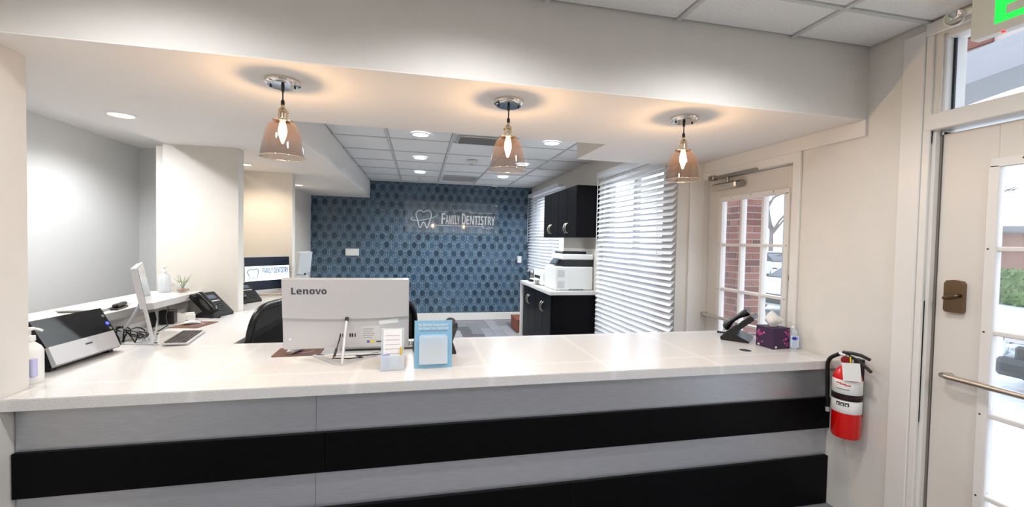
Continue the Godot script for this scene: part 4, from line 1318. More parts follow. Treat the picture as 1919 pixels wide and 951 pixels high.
func mouse_pad(label: String, at: Vector3, turn: float) -> void:
	var t := thing("mouse_pad", label, "mouse pad", at, turn, "brown mouse pads")
	var s := ST()
	prism(s, round_rect(0.24, 0.19, 0.012, 3), 0.0, 0.003, Transform3D(Basis(Vector3(1, 0, 0), Vector3(0, 0, -1), Vector3(0, 1, 0)), Vector3.ZERO))
	obj("pad", s, mat("pad_brown", Color(0.40, 0.27, 0.20), 0.8), t)
	for v in [[0.030, Color(0.85, 0.62, 0.45), 0.0], [0.042, Color(0.55, 0.50, 0.75), 0.8]]:
		s = ST()
		var pts := []
		for k in 25:
			var a: float = v[2] + TAU * 0.8 * k / 24.0
			pts.append(Vector3(0.03 + cos(a) * v[0] * 1.4, 0.0025, 0.0 + sin(a) * v[0]))
		tube(s, pts, 0.0035, 5, 0.001)
		obj("printed_swirl", s, mat("swirl_%s" % str(v[0]), v[1], 0.7), t)

func build_counter_things() -> void:
	computer("silver all-in-one computer seen from behind with dark logo lettering", Vector3(-0.372, CT, -2.46), PI, 0.645, 0.385, 0.10, true, false)
	computer("silver all-in-one computer seen edge-on beside the document scanner", Vector3(-1.565, CT, -2.995), 2.03, 0.6, 0.42, 0.18, false, false)
	computer("all-in-one computer showing a tooth logo on its screen", Vector3(-1.575, CT, -5.03), 0.877, 0.507, 0.385, 0.06, false, true)
	computer("grey all-in-one computer back-to-back with the one showing a logo", Vector3(-1.30, CT, -5.19), -1.70, 0.36, 0.44, 0.10, false, false)
	office_chair("black mesh office chair pushed up to the left desk run", Vector3(-1.205, 0, -3.20), 1.31)
	office_chair("black mesh office chair behind the computer with logo lettering", Vector3(-0.30, 0, -3.55), 0.1)
	keyboard("silver keyboard with dark keys under the computer with logo lettering", Vector3(-0.22, CT, -2.62), PI, 0.42)
	keyboard("silver keyboard in front of the computer beside the scanner", Vector3(-1.40, CT, -2.98), 1.75, 0.36)
	mouse("silver mouse on the mouse pad by the computer with logo lettering", Vector3(-0.665, CT + 0.003, -2.56), PI - 0.3)
	mouse("silver mouse on the mouse pad in front of the left desk phone", Vector3(-1.58, CT + 0.003, -3.46), 1.9)
	mouse_pad("brown mouse pad with a swirl print by the computer with logo lettering", Vector3(-0.645, CT, -2.57), 0.03)
	mouse_pad("brown mouse pad in front of the left desk phone", Vector3(-1.56, CT, -3.45), 1.4)
	phone("black desk phone at the foot of the beige wall stub", Vector3(-1.62, CT, -3.84), 1.25)
	phone("black desk phone behind the light blue leaflet holder", Vector3(0.10, CT, -2.46), PI + 0.15)
	phone("black desk phone beside the purple tissue box", Vector3(2.18, CT, -2.535), -2.42)
	phone("black desk phone below the monitor showing a tooth logo", Vector3(-1.66, CT, -4.6), 1.0)
	# document scanner: local z is its front
	var t := thing("document_scanner", "black document scanner with a silver front and blue lit button", "scanner", Vector3(-1.672, CT, -2.535), PI / 2 - 0.07)
	var side := Transform3D(Basis(Vector3(0, 0, 1), Vector3(0, 1, 0), Vector3(-1, 0, 0)), Vector3.ZERO)
	var s := ST()
	prism(s, PackedVector2Array([Vector2(0.06, 0.02), Vector2(0.07, 0.035), Vector2(0.06, 0.075), Vector2(-0.03, 0.235), Vector2(-0.044, 0.23), Vector2(-0.052, 0.2), Vector2(-0.05, 0.03), Vector2(-0.04, 0.012), Vector2(0.04, 0.012)]), -0.20, 0.20, side)
	obj("body", s, mats["black_plastic"], t)
	s = ST()
	prism(s, PackedVector2Array([Vector2(0.064, 0.022), Vector2(0.082, 0.036), Vector2(0.05, 0.118), Vector2(0.036, 0.112)]), -0.175, 0.205, side)
	obj("front_flap", s, mats["silver_plastic"], t)
	var fx := Transform3D(Basis(Vector3(1, 0, 0), Vector3(0, 0.16, -0.09).normalized(), Vector3(0, 0.09, 0.16).normalized()), Vector3(0.0, 0.155, 0.0155))
	s = ST()
	prism(s, circle(0.009, 16), 0.0, 0.003, fx * Transform3D(Basis.IDENTITY, Vector3(0.18, 0.0, 0)))
	obj("power_button", s, glow("blue_led", Color(0.25, 0.3, 1.0), 2.0), t)
	for k in [[0.045], [-0.03]]:
		s = ST()
		prism(s, circle(0.008, 14), 0.0, 0.003, fx * Transform3D(Basis.IDENTITY, Vector3(0.18, k[0], 0)))
		obj("round_button", s, mats["grey_plastic"], t)
	pbox("logo_print", Vector3(-0.02, 0.0, 0.0), Vector3(0.02, 0.008, 0.001), mats["grey_print"], t, 0.0, Transform3D(Basis(Vector3(1, 0, 0), Vector3(0, 0.931, -0.363), Vector3(0, 0.363, 0.931)), Vector3(0.0, 0.085, 0.0632)))
	for x in [-0.17, 0.17]:
		pbox("foot", Vector3(x - 0.015, 0, -0.035), Vector3(x + 0.015, 0.014, 0.04), mats["black_plastic"], t)
	# pump bottles
	var clear := pane_mat("clear_gel", Color(0.86, 0.90, 0.93), 0.45, 0.1)
	t = pump_bottle("sanitizer_bottle", "white foam pump bottle beside the document scanner", Vector3(-1.605, CT, -2.19), -0.2, 0.042, 0.235, mats["white_plastic"])
	pbox("label_print", Vector3(0.022, 0.03, 0.004), Vector3(0.0415, 0.11, 0.03), mat("lilac_label", Color(0.72, 0.72, 0.86), 0.6), t, 0.004)
	t = pump_bottle("sanitizer_bottle", "clear gel pump bottle with blue label beside the tissue box", Vector3(2.322, CT, -2.25), 1.2, 0.027, 0.17, clear, true)
	var gx := Transform3D(Basis(Vector3.UP, -1.2 - 0.35), Vector3.ZERO)
	pbox("label_print", Vector3(-0.024, 0.012, 0.026), Vector3(0.024, 0.088, 0.0275), mat("pale_blue_label", Color(0.74, 0.83, 0.92), 0.6), t, 0.0, gx)
	s = ST()
	prism(s, circle(0.017, 20, Vector2(0, 0.07), 0.010), 0.0275, 0.0285, gx)
	obj("label_oval", s, mat("deep_blue_print", Color(0.12, 0.16, 0.60), 0.5), t)
	pump_bottle("sanitizer_bottle", "clear pump bottle standing on the raised ledge by the beige wall stub", Vector3(-1.985, 1.04, -3.92), 2.6, 0.04, 0.21, clear)
	# little planter on the ledge
	t = thing("glass_planter", "small glass planter with a green air plant on the raised ledge", "planter", Vector3(-1.855, 1.04, -3.92))
	s = ST()
	lathe(s, [Vector2(0.03, 0.085), Vector2(0.05, 0.065), Vector2(0.056, 0.04), Vector2(0.048, 0.012), Vector2(0.03, 0.0), Vector2(0, 0)], 24)
	obj("glass_bowl", s, pane_mat("bowl_glass", Color(0.9, 0.93, 0.93), 0.15), t)
	s = ST()
	for k in 26:
		var a := rng.randf() * TAU
		var r := sqrt(rng.randf()) * 0.04
		box(s, Vector3(-0.007, -0.005, -0.007), Vector3(0.007, 0.005, 0.007), 0.003, Transform3D(Basis(Vector3(rng.randf(), rng.randf(), rng.randf()).normalized(), rng.randf() * 3), Vector3(cos(a) * r, 0.012 + rng.randf() * 0.014, sin(a) * r)))
	obj("pebbles", s, mat("pebble_red", Color(0.62, 0.40, 0.30), 0.7), t).set_meta("kind", "stuff")
	for k in 12:
		var a := TAU * k / 12.0
		s = ST()
		tube(s, [Vector3(0, 0.03, 0), Vector3(cos(a) * 0.02, 0.075, sin(a) * 0.02), Vector3(cos(a) * (0.045 + 0.01 * (k % 3)), 0.10 + 0.016 * (k % 4), sin(a) * 0.045)], 0.004, 5, 0.0008)
		obj("leaf", s, mat("air_plant", Color(0.42, 0.52, 0.26), 0.7), t)
	# papers and stapler on the ledge
	t = thing("folder_stack", "thin white folders lying on the raised ledge", "folders", Vector3(-1.93, 1.04, -3.1), 0.1)
	for k in 3:
		pbox("folder", Vector3(-0.11, 0.006 * k, -0.16 + 0.01 * k), Vector3(0.11, 0.006 * k + 0.005, 0.15 + 0.012 * k), mats["paper"], t, 0.001)
	t = thing("stapler", "black stapler lying on the raised ledge", "stapler", Vector3(-1.80, 1.04, -3.08), 0.2)
	pbox("stapler_base", Vector3(-0.018, 0, -0.08), Vector3(0.018, 0.01, 0.08), mats["black_plastic"], t, 0.003)
	pbox("stapler_arm", Vector3(-0.015, 0.012, -0.075), Vector3(0.015, 0.035, 0.07), mats["black_plastic"], t, 0.006)
	# under the ledge
	t = thing("power_adapter", "black power adapter with cables under the raised ledge", "adapter", Vector3(-1.76, CT, -3.52), 0.2)
	pbox("block", Vector3(-0.045, 0, -0.04), Vector3(0.045, 0.10, 0.04), mats["black_plastic"], t, 0.006)
	s = ST()
	tube(s, [Vector3(0, 0.1, 0), Vector3(0.01, 0.125, 0.03), Vector3(0.02, 0.07, 0.12), Vector3(0.05, 0.02, 0.2), Vector3(0.03, 0.004, 0.3)], 0.004, 6)
	obj("cable", s, mats["black_plastic"], t)
	for k in 3:
		t = thing("card_box", ["small white card box under the raised ledge, next to the adapter", "small white card box between two others under the raised ledge", "small white card box under the raised ledge, next to the desk phone"][k], "box", Vector3(-1.76 + 0.04 * k, CT, -3.62 - 0.012 * k + 0.05 * (k % 2)), 0.5, "white card boxes under the ledge")
		pbox("tray", Vector3(-0.035, 0, -0.012), Vector3(0.035, 0.045, 0.012), mats["white_plastic"], t, 0.002)
		pbox("cards", Vector3(-0.03, 0.01, -0.008), Vector3(0.03, 0.06, 0.008), mats["paper"], t)
	t = get_node("desktop_computer_001")
	for k in 5:
		s = ST()
		var pts := []
		for i in 17:
			var f := i / 16.0
			pts.append(Vector3(0.02 * k - 0.03 + 0.07 * sin(f * 7 + k), 0.006 + 0.09 * absf(sin(f * PI * (1 + k % 2) + 0.4 * k)) * (1.0 - 0.5 * f), -0.17 + 0.14 * f + 0.02 * cos(f * 9 + k * 2)))
		tube(s, pts, 0.0038, 6)
		obj("cable", s, mats["black_plastic"], t)
	# leaflet holders
	t = thing("card_holder", "clear acrylic holder with appointment cards in front of the computer", "card holder", Vector3(-0.119, CT, -2.16), 0.06)
	var lean := Transform3D(Basis(Vector3.RIGHT, -0.16), Vector3.ZERO)
	pbox("back_plate", Vector3(-0.055, 0.0, -0.006), Vector3(0.055, 0.2, -0.003), clear, t, 0.001, lean)
	pbox("front_lip", Vector3(-0.055, 0.0, 0.022), Vector3(0.055, 0.07, 0.025), clear, t, 0.001, lean)
	pbox("holder_floor", Vector3(-0.055, 0.0, -0.006), Vector3(0.055, 0.004, 0.025), clear, t, 0.001)
	var tall := pbox("card", Vector3(-0.045, 0.005, -0.002), Vector3(0.045, 0.195, 0.002), mats["paper"], t, 0.0, lean)
	for r in 5:
		pbox("print_line", Vector3(-0.036, 0.075 + 0.022 * r, 0.002), Vector3(0.034, 0.079 + 0.022 * r, 0.0024), mat("pale_print", Color(0.74, 0.72, 0.74), 0.7), tall, 0.0, lean)
	pbox("card", Vector3(-0.05, 0.005, 0.006), Vector3(-0.012, 0.075, 0.012), mat("lilac_card", Color(0.62, 0.64, 0.82), 0.7), t, 0.0, lean)
	pbox("card", Vector3(-0.012, 0.005, 0.01), Vector3(0.03, 0.07, 0.016), mats["paper"], t, 0.0, lean)
	pbox("pencil", Vector3(0.036, 0.005, 0.006), Vector3(0.044, 0.11, 0.014), mat("pencil_yellow", Color(0.85, 0.68, 0.15), 0.6), t, 0.002, lean)
	t = thing("leaflet_holder", "light blue leaflet stand with white lettering on the counter", "leaflet stand", Vector3(0.078, CT, -2.16), 0.0)
	lean = Transform3D(Basis(Vector3.RIGHT, -0.14), Vector3.ZERO)
	pbox("blue_card", Vector3(-0.093, 0.0, -0.004), Vector3(0.093, 0.235, 0.0), mat("sky_blue_card", Color(0.42, 0.71, 0.84), 0.5), t, 0.0, lean)
	pbox("acrylic_cover", Vector3(-0.095, 0.0, 0.001), Vector3(0.095, 0.237, 0.003), pane_mat("thin_acrylic", Color(0.9, 0.95, 1.0), 0.08), t, 0.0, lean)
	pbox("leaflet_pocket", Vector3(-0.07, 0.02, 0.022), Vector3(0.07, 0.16, 0.024), clear, t, 0.001, lean)
	pbox("leaflet", Vector3(-0.064, 0.028, 0.008), Vector3(0.064, 0.165, 0.014), mats["paper"], t, 0.0, lean)
	pbox("leaflet_head", Vector3(-0.064, 0.115, 0.014), Vector3(0.064, 0.165, 0.0146), mat("pale_sky_card", Color(0.62, 0.80, 0.90), 0.6), t, 0.0, lean)
	for r in 3:
		pbox("print_line", Vector3(-0.05, 0.085 - 0.012 * r, 0.014), Vector3(0.045, 0.088 - 0.012 * r, 0.0144), mats["pale_print"], t, 0.0, lean)
	pbox("print_line", Vector3(-0.07, 0.181, 0.0), Vector3(0.07, 0.185, 0.0006), mat("teal_print", Color(0.16, 0.42, 0.52), 0.6), t, 0.0, lean)
	for r in [["No Dental Insurance?", 0.208], ["We Have You Covered!", 0.19]]:
		var o := letters("lettering", r[0], 0.012, mats["white_plastic"], t, Transform3D.IDENTITY, "Droid Sans", 700, 0.0006)
		var bb := (o.mesh as TextMesh).get_aabb()
		o.transform = lean * Transform3D(Basis.from_scale(Vector3(0.15 / bb.size.x, 0.014 / bb.size.y, 1)), Vector3(-0.075 - bb.position.x * 0.15 / bb.size.x, r[1] - bb.position.y * 0.014 / bb.size.y, 0.0008))
	# tissue box
	t = thing("tissue_box", "purple tissue box with pink flower print and a white tissue", "tissue box", Vector3(2.232, CT, -2.312), 0.06)
	var pur := mat("plum_card", Color(0.20, 0.09, 0.24), 0.55)
	pbox("carton", Vector3(-0.066, 0, -0.066), Vector3(0.066, 0.132, 0.066), pur, t, 0.002)
	var pink := mat("pink_print", Color(0.78, 0.30, 0.55), 0.6)
	var rose := mat("mauve_print", Color(0.50, 0.22, 0.42), 0.6)
	for f in 4:
		var fx2 := Transform3D(Basis(Vector3.UP, PI / 2 * f), Vector3.ZERO) * Transform3D(Basis.IDENTITY, Vector3(0, 0, 0.0662))
		s = ST()
		var s2 := ST()
		for k in 24:
			var sg := -1.0 if k % 2 else 1.0
			if f == 0: sg = 1.0
			if f == 3: sg = -1.0
			var cx := sg * (0.062 - absf(rng.randfn(0.0, 0.022)))
			if absf(cx) > 0.06: cx = 0.058 * sg
			var cy := 0.022 + rng.randf() * 0.1
			var r := 0.0035 + 0.006 * rng.randf() * (1.6 if k % 5 == 0 else 0.7)
			prism(s if k % 3 else s2, circle(minf(r, 0.064 - absf(cx)), 9, Vector2(cx, cy)), 0.0, 0.0005, fx2)
		obj("flower_print", s, pink, t).set_meta("kind", "stuff")
		obj("leaf_print", s2, rose, t).set_meta("kind", "stuff")
		pbox("maker_mark", Vector3(-0.05, 0.007, 0), Vector3(-0.036, 0.019, 0.0006), mats["paper"], t, 0.004, fx2)
	s = ST()
	var rows := []
	for k in 8:
		var f := k / 7.0
		var ring := []
		for q in 24:
			var a := TAU * q / 24.0
			var w: float = [0.024, 0.034, 0.046, 0.052, 0.047, 0.036, 0.024, 0.006][k]
			var r: float = w * (1.0 + 0.16 * sin(3.0 * a + 4.0 * f) + 0.10 * sin(7.0 * a - 3.0 * f)) + (0.022 * exp(-pow((f - 0.42) * 5.0, 2)) * pow(maxf(0.0, cos(a)), 3.0))
			ring.append(Vector3(cos(a) * r - 0.014 * f * f, 0.13 + 0.10 * f + 0.005 * cos(2 * a + 1.0) * f, sin(a) * r * 0.55))
		rows.append(ring)
	loft(s, rows)
	var tis := mat("tissue_paper", Color(0.93, 0.92, 0.90), 0.9)
	tis.backlight_enabled = true
	tis.backlight = Color(0.4, 0.4, 0.4)
	obj("tissue", s, tis, t)
	build_extinguisher()
	build_exit_sign()

func build_extinguisher() -> void:
	var t := thing("fire_extinguisher", "red fire extinguisher with a black hose hung on the wall", "fire extinguisher", Vector3(XN - 0.088, 0.48, -1.855))
	var red := mat("extinguisher_red", Color(0.80, 0.035, 0.02), 0.25)
	var bk: Material = mats["black_plastic"]
	var s := ST()
	lathe(s, [Vector2(0, 0.40), Vector2(0.022, 0.40), Vector2(0.024, 0.385), Vector2(0.04, 0.375), Vector2(0.056, 0.352), Vector2(0.0645, 0.32), Vector2(0.066, 0.29), Vector2(0.066, 0.016), Vector2(0.062, 0.004), Vector2(0.05, 0.0), Vector2(0, 0.0)], 40)
	obj("cylinder", s, red, t)
	s = ST()
	lathe(s, [Vector2(0.0664, 0.318), Vector2(0.0672, 0.316), Vector2(0.0672, 0.243), Vector2(0.0664, 0.242)], 40)
	obj("label", s, mats["paper"], t)
	s = ST()
	lathe(s, [Vector2(0.0664, 0.214), Vector2(0.0672, 0.213), Vector2(0.0672, 0.142), Vector2(0.0664, 0.141)], 40)
	obj("label", s, mats["paper"], t)
	for y in [0.236, 0.218]:
		s = ST()
		lathe(s, [Vector2(0.0662, y + 0.008), Vector2(0.0695, y + 0.007), Vector2(0.0695, y - 0.007), Vector2(0.0662, y - 0.008)], 40)
		obj("strap", s, bk, t)
	# pictograms and print on the side that faces the room and the camera
	var ang := atan2(1.855, -(XN - 0.088))
	for k in 3:
		var a := ang + 0.15 - 0.30 * (k - 1) + 0.12
		var px := Transform3D(Basis(Vector3(-sin(a), 0, cos(a)) * -1.0, Vector3.UP, Vector3(cos(a), 0, sin(a))), Vector3(cos(a), 0, sin(a)) * 0.0673)
		pbox("pictogram", Vector3(-0.009, 0.18, -0.001), Vector3(0.009, 0.20, 0.0006), mats["grey_print"], t, 0.0, px)
		pbox("pictogram_flame", Vector3(-0.005, 0.183, 0.0006), Vector3(0.003, 0.192, 0.001), mats["paper"], t, 0.0, px)
		pbox("print_line", Vector3(-0.012, 0.298 - 0.004 * k, -0.001), Vector3(0.012, 0.304 - 0.004 * k, 0.0006), mat("red_print", Color(0.75, 0.25, 0.22), 0.6), t, 0.0, px)
		pbox("print_line", Vector3(-0.012, 0.268, -0.001), Vector3(0.008, 0.272, 0.0006), mats["grey_plastic"], t, 0.0, px)
	s = ST()
	lathe(s, [Vector2(0, 0.448), Vector2(0.012, 0.446), Vector2(0.016, 0.43), Vector2(0.016, 0.40)], 16)
	obj("valve", s, mats["steel"], t)
	s = ST()
	prism(s, circle(0.021, 20), -0.012, 0.012, Transform3D(Basis(Vector3.UP, -PI / 2 + 0.5), Vector3(-0.014, 0.418, -0.002)))
	obj("gauge", s, mat("gauge_red", Color(0.55, 0.12, 0.10), 0.25, 0.3), t)
	s = ST()
	tube(s, [Vector3(0, 0.452, -0.03), Vector3(-0.004, 0.46, 0.02), Vector3(-0.01, 0.462, 0.075), Vector3(-0.012, 0.452, 0.12)], 0.009, 8)
	obj("carry_handle", s, bk, t)
	s = ST()
	tube(s, [Vector3(0, 0.445, -0.01), Vector3(-0.006, 0.43, 0.05), Vector3(-0.01, 0.405, 0.105), Vector3(-0.012, 0.39, 0.13)], 0.008, 8)
	obj("squeeze_lever", s, bk, t)
	s = ST()
	tube(s, [Vector3(0, 0.44, -0.012), Vector3(-0.004, 0.441, -0.05)], 0.009, 10)
	obj("hose_fitting", s, mats["white_plastic"], t)
	s = ST()
	var c := Curve3D.new()
	for p in [[Vector3(-0.004, 0.441, -0.045), Vector3(0, 0.0, 0.02)], [Vector3(-0.01, 0.39, -0.103), Vector3(0, 0.05, 0.01)], [Vector3(-0.01, 0.28, -0.106), Vector3(0, 0.04, 0)], [Vector3(-0.01, 0.12, -0.10), Vector3(0, 0.06, -0.01)]]:
		c.add_point(p[0], p[1], -p[1])
	var pts := []
	for k in 25: pts.append(c.sample_baked(c.get_baked_length() * k / 24.0, true))
	tube(s, pts, 0.0105, 10)
	obj("hose", s, bk, t)
	s = ST()
	tube(s, [Vector3(-0.01, 0.125, -0.10), Vector3(-0.01, 0.10, -0.098)], 0.0115, 10)
	obj("nozzle_tip", s, mats["silver_plastic"], t)
	s = ST()
	tube(s, [Vector3(-0.01, 0.44, 0.02), Vector3(-0.03, 0.435, 0.035), Vector3(-0.034, 0.415, 0.04)], 0.003, 6)
	obj("pull_pin", s, mat("pin_yellow", Color(0.85, 0.75, 0.15), 0.5), t)
	var tx := Transform3D(Basis(Vector3.UP, -PI / 2 + 0.75), Vector3(-0.05, 0.325, 0.066)) * Transform3D(Basis(Vector3.BACK, 0.1), Vector3.ZERO)
	pbox("inspection_tag", Vector3(-0.038, 0, -0.0005), Vector3(0.038, 0.095, 0.0005), mats["paper"], t, 0.0, tx)
	pbox("wall_bracket", Vector3(0.06, 0.1, -0.02), Vector3(0.088, 0.42, 0.02), bk, t, 0.002)

func build_exit_sign() -> void:
	var t := thing("exit_sign", "white exit sign with green letters and an emergency lamp head", "exit sign", Vector3(XN - 0.06, 2.385, -1.08))
	pbox("housing", Vector3(-0.05, 0.0, -0.30), Vector3(0.0, 0.19, 0.30), mat("sign_white", Color(0.88, 0.87, 0.84), 0.4), t, 0.006)
	pbox("wall_mount", Vector3(0.0, 0.04, -0.12), Vector3(0.06, 0.16, 0.12), mats["sign_white"], t)
	var gm := glow("exit_green", Color(0.10, 0.85, 0.28), 0.9)
	var o := letters("exit_letters", "EXIT", 0.14, gm, t, Transform3D.IDENTITY, "Droid Sans", 700, 0.002)
	var bb := (o.mesh as TextMesh).get_aabb()
	var face := Transform3D(Basis(Vector3(0, 0, 1), Vector3(0, 1, 0), Vector3(-1, 0, 0)), Vector3(-0.051, 0, 0))
	o.transform = face * Transform3D(Basis.from_scale(Vector3(0.44 / bb.size.x, 0.14 / bb.size.y, 1)), Vector3(-0.22 - bb.position.x * 0.44 / bb.size.x, 0.035 - bb.position.y * 0.14 / bb.size.y, 0))
	var s := ST()
	lathe(s, [Vector2(0, -0.005), Vector2(0.006, -0.003), Vector2(0.006, 0.002)], 10, Transform3D(Basis.IDENTITY, Vector3(-0.035, -0.001, -0.2)))
	obj("test_led", s, glow("red_led", Color(1.0, 0.12, 0.1), 1.5), t)
	var hd := thing_part("lamp_head", t, Vector3(-0.02, 0.135, -0.375))
	s = ST()
	var hx := Transform3D(Basis(Vector3(0.1, 0.3, 0.9).normalized(), PI / 2 + 0.3), Vector3.ZERO)
	lathe(s, [Vector2(0, -0.03), Vector2(0.02, -0.03), Vector2(0.032, 0.0), Vector2(0.034, 0.035), Vector2(0.03, 0.036)], 24, hx)
	obj("reflector_cup", s, mats["sign_white"], hd)
	s = ST()
	lathe(s, [Vector2(0.03, 0.033), Vector2(0.015, 0.02), Vector2(0, 0.016)], 24, hx)
	obj("lens", s, mats["chrome"], hd)
	s = ST()
	tube(s, [Vector3(0.0, 0.01, 0.03), Vector3(0.0, 0.01, 0.08)], 0.012, 10)
	obj("swivel", s, mats["sign_white"], hd)

# ---------------------------------------------------------------- outside
func car(label: String, at: Vector3, turn: float, body: Color, suv: float, dark_front: bool) -> void:
	# local -x is the nose; length 4.5, width 1.8
	var t := thing("parked_car", label, "car", at, turn, "parked cars outside")
	var pm := mat("car_paint_%s" % body.to_html(), body, 0.2)
	pm.clearcoat_enabled = true
	var gm := mat("car_glass", Color(0.10, 0.13, 0.16), 0.05)
	var hood := 0.92 + 0.12 * suv
	var roof := 1.42 + 0.25 * suv
	var s := ST()
	var rings := []
	for k in [[-2.25, 0.45, 0.62, 0.72], [-2.18, 0.30, 0.72, 0.82], [-1.9, 0.26, hood - 0.1, 0.88], [-1.1, 0.25, hood, 0.9], [0.0, 0.25, hood + 0.04, 0.9], [1.4, 0.25, hood + 0.06, 0.9], [2.05, 0.28, hood, 0.87], [2.22, 0.36, hood - 0.12, 0.8]]:
		var ring := []
		for p in round_rect(k[3] * 2, k[2] - k[1], 0.12, 3): ring.append(Vector3(k[0], (k[1] + k[2]) / 2 + p.y, p.x))
		rings.append(ring)
	loft(s, rings)
	obj("body", s, pm, t)
	s = ST()
	rings = []
	for k in [[-1.15, hood - 0.05, hood + 0.02, 0.78], [-0.35, hood - 0.05, roof - 0.03, 0.68], [0.2, hood - 0.05, roof, 0.68], [1.2 + 0.4 * suv, hood - 0.05, roof - 0.06, 0.67], [1.75 + 0.3 * suv, hood - 0.05, hood + 0.1, 0.74]]:
		var ring := []
		for p in round_rect(k[3] * 2, k[2] - k[1], 0.03, 3): ring.append(Vector3(k[0], (k[1] + k[2]) / 2 + p.y, p.x * (1.0 if p.y > 0 else 1.12)))
		rings.append(ring)
	loft(s, rings)
	obj("windows", s, gm, t)
	s = ST()
	rings = []
	for k in [[-0.4, roof - 0.05, roof - 0.02], [0.2, roof - 0.04, roof + 0.02], [1.15 + 0.4 * suv, roof - 0.08, roof - 0.03]]:
		var ring := []
		for p in round_rect(1.36, k[2] - k[1], 0.015, 2): ring.append(Vector3(k[0], (k[1] + k[2]) / 2 + p.y, p.x))
		rings.append(ring)
	loft(s, rings)
	obj("roof", s, pm, t)
	for sx in [-1.38, 1.38]:
		for sz in [-0.84, 0.84]:
			s = ST()
			lathe(s, [Vector2(0, -0.1), Vector2(0.24, -0.1), Vector2(0.32, -0.08), Vector2(0.32, 0.08), Vector2(0.24, 0.1), Vector2(0, 0.1)], 20, Transform3D(Basis(Vector3.RIGHT, PI / 2), Vector3(sx, 0.32, sz)))
			var w := obj("wheel", s, mats["black_plastic"], t)
			s = ST()
			lathe(s, [Vector2(0, -0.105), Vector2(0.2, -0.104), Vector2(0.2, 0.104), Vector2(0, 0.105)], 16, Transform3D(Basis(Vector3.RIGHT, PI / 2), Vector3(sx, 0.32, sz)))
			obj("hubcap", s, mats["silver_plastic"], w)
	for sz in [-0.62, 0.62]:
		pbox("headlamp", Vector3(-2.26, 0.60, sz - 0.17), Vector3(-2.05, 0.72, sz + 0.17), mats["chrome"], t, 0.03)
		pbox("tail_lamp", Vector3(2.12, 0.68, sz - 0.14), Vector3(2.24, 0.84, sz + 0.14), mat("tail_red", Color(0.6, 0.05, 0.05), 0.3), t, 0.02)
		pbox("mirror", Vector3(-0.75, hood + 0.04, sz * 1.55 - 0.09), Vector3(-0.6, hood + 0.18, sz * 1.55 + 0.09), pm, t, 0.03)
	pbox("grille", Vector3(-2.30, 0.36, -0.66), Vector3(-2.12, 0.60, 0.66), mats["black_plastic"], t, 0.03)
	if dark_front:
		pbox("bumper", Vector3(-2.36, 0.22, -0.84), Vector3(-2.05, 0.44, 0.84), mats["dark_plastic"], t, 0.06)
	pbox("number_plate", Vector3(-2.375 if dark_front else -2.31, 0.42, -0.16), Vector3(-2.29, 0.52, 0.16), mats["paper"], t)

func grow(s: SurfaceTool, p: Vector3, d: Vector3, len: float, r: float, depth: int) -> void:
	var mid := p + d * len * 0.5 + Vector3(rng.randfn(0, 0.04), 0, rng.randfn(0, 0.04)) * len
	var e := p + d * len
	tube(s, [p, mid, e], r, 5 if depth > 2 else 3, r * 0.6)
	if depth == 0: return
	for k in 3 if depth > 1 else 4:
		var nd := (d + Vector3(rng.randfn(0, 0.5), rng.randf() * 0.35, rng.randfn(0, 0.5))).normalized()
		grow(s, lerp(mid, e, 0.3 + 0.7 * rng.randf()), nd, len * (0.6 + 0.2 * rng.randf()), r * 0.66, depth - 1)

func bare_tree(label: String, at: Vector3, h: float) -> void:
	var t := thing("bare_tree", label, "tree", at, 0.0, "bare trees beyond the car park")
	var m := mat("bark", Color(0.46, 0.43, 0.41), 0.9)
	var s := ST()
	tube(s, [Vector3.ZERO, Vector3(0.03, h * 0.2, 0), Vector3(0, h * 0.36, 0.02)], h * 0.02, 8, h * 0.014)
	obj("trunk", s, m, t)
	s = ST()
	for k in 6:
		var a := TAU * k / 6.0 + rng.randf()
		grow(s, Vector3(0, h * (0.28 + 0.014 * k), 0), Vector3(cos(a) * 0.65, 0.9, sin(a) * 0.65).normalized(), h * 0.26, h * 0.011, 4)
	obj("branches", s, m, t)

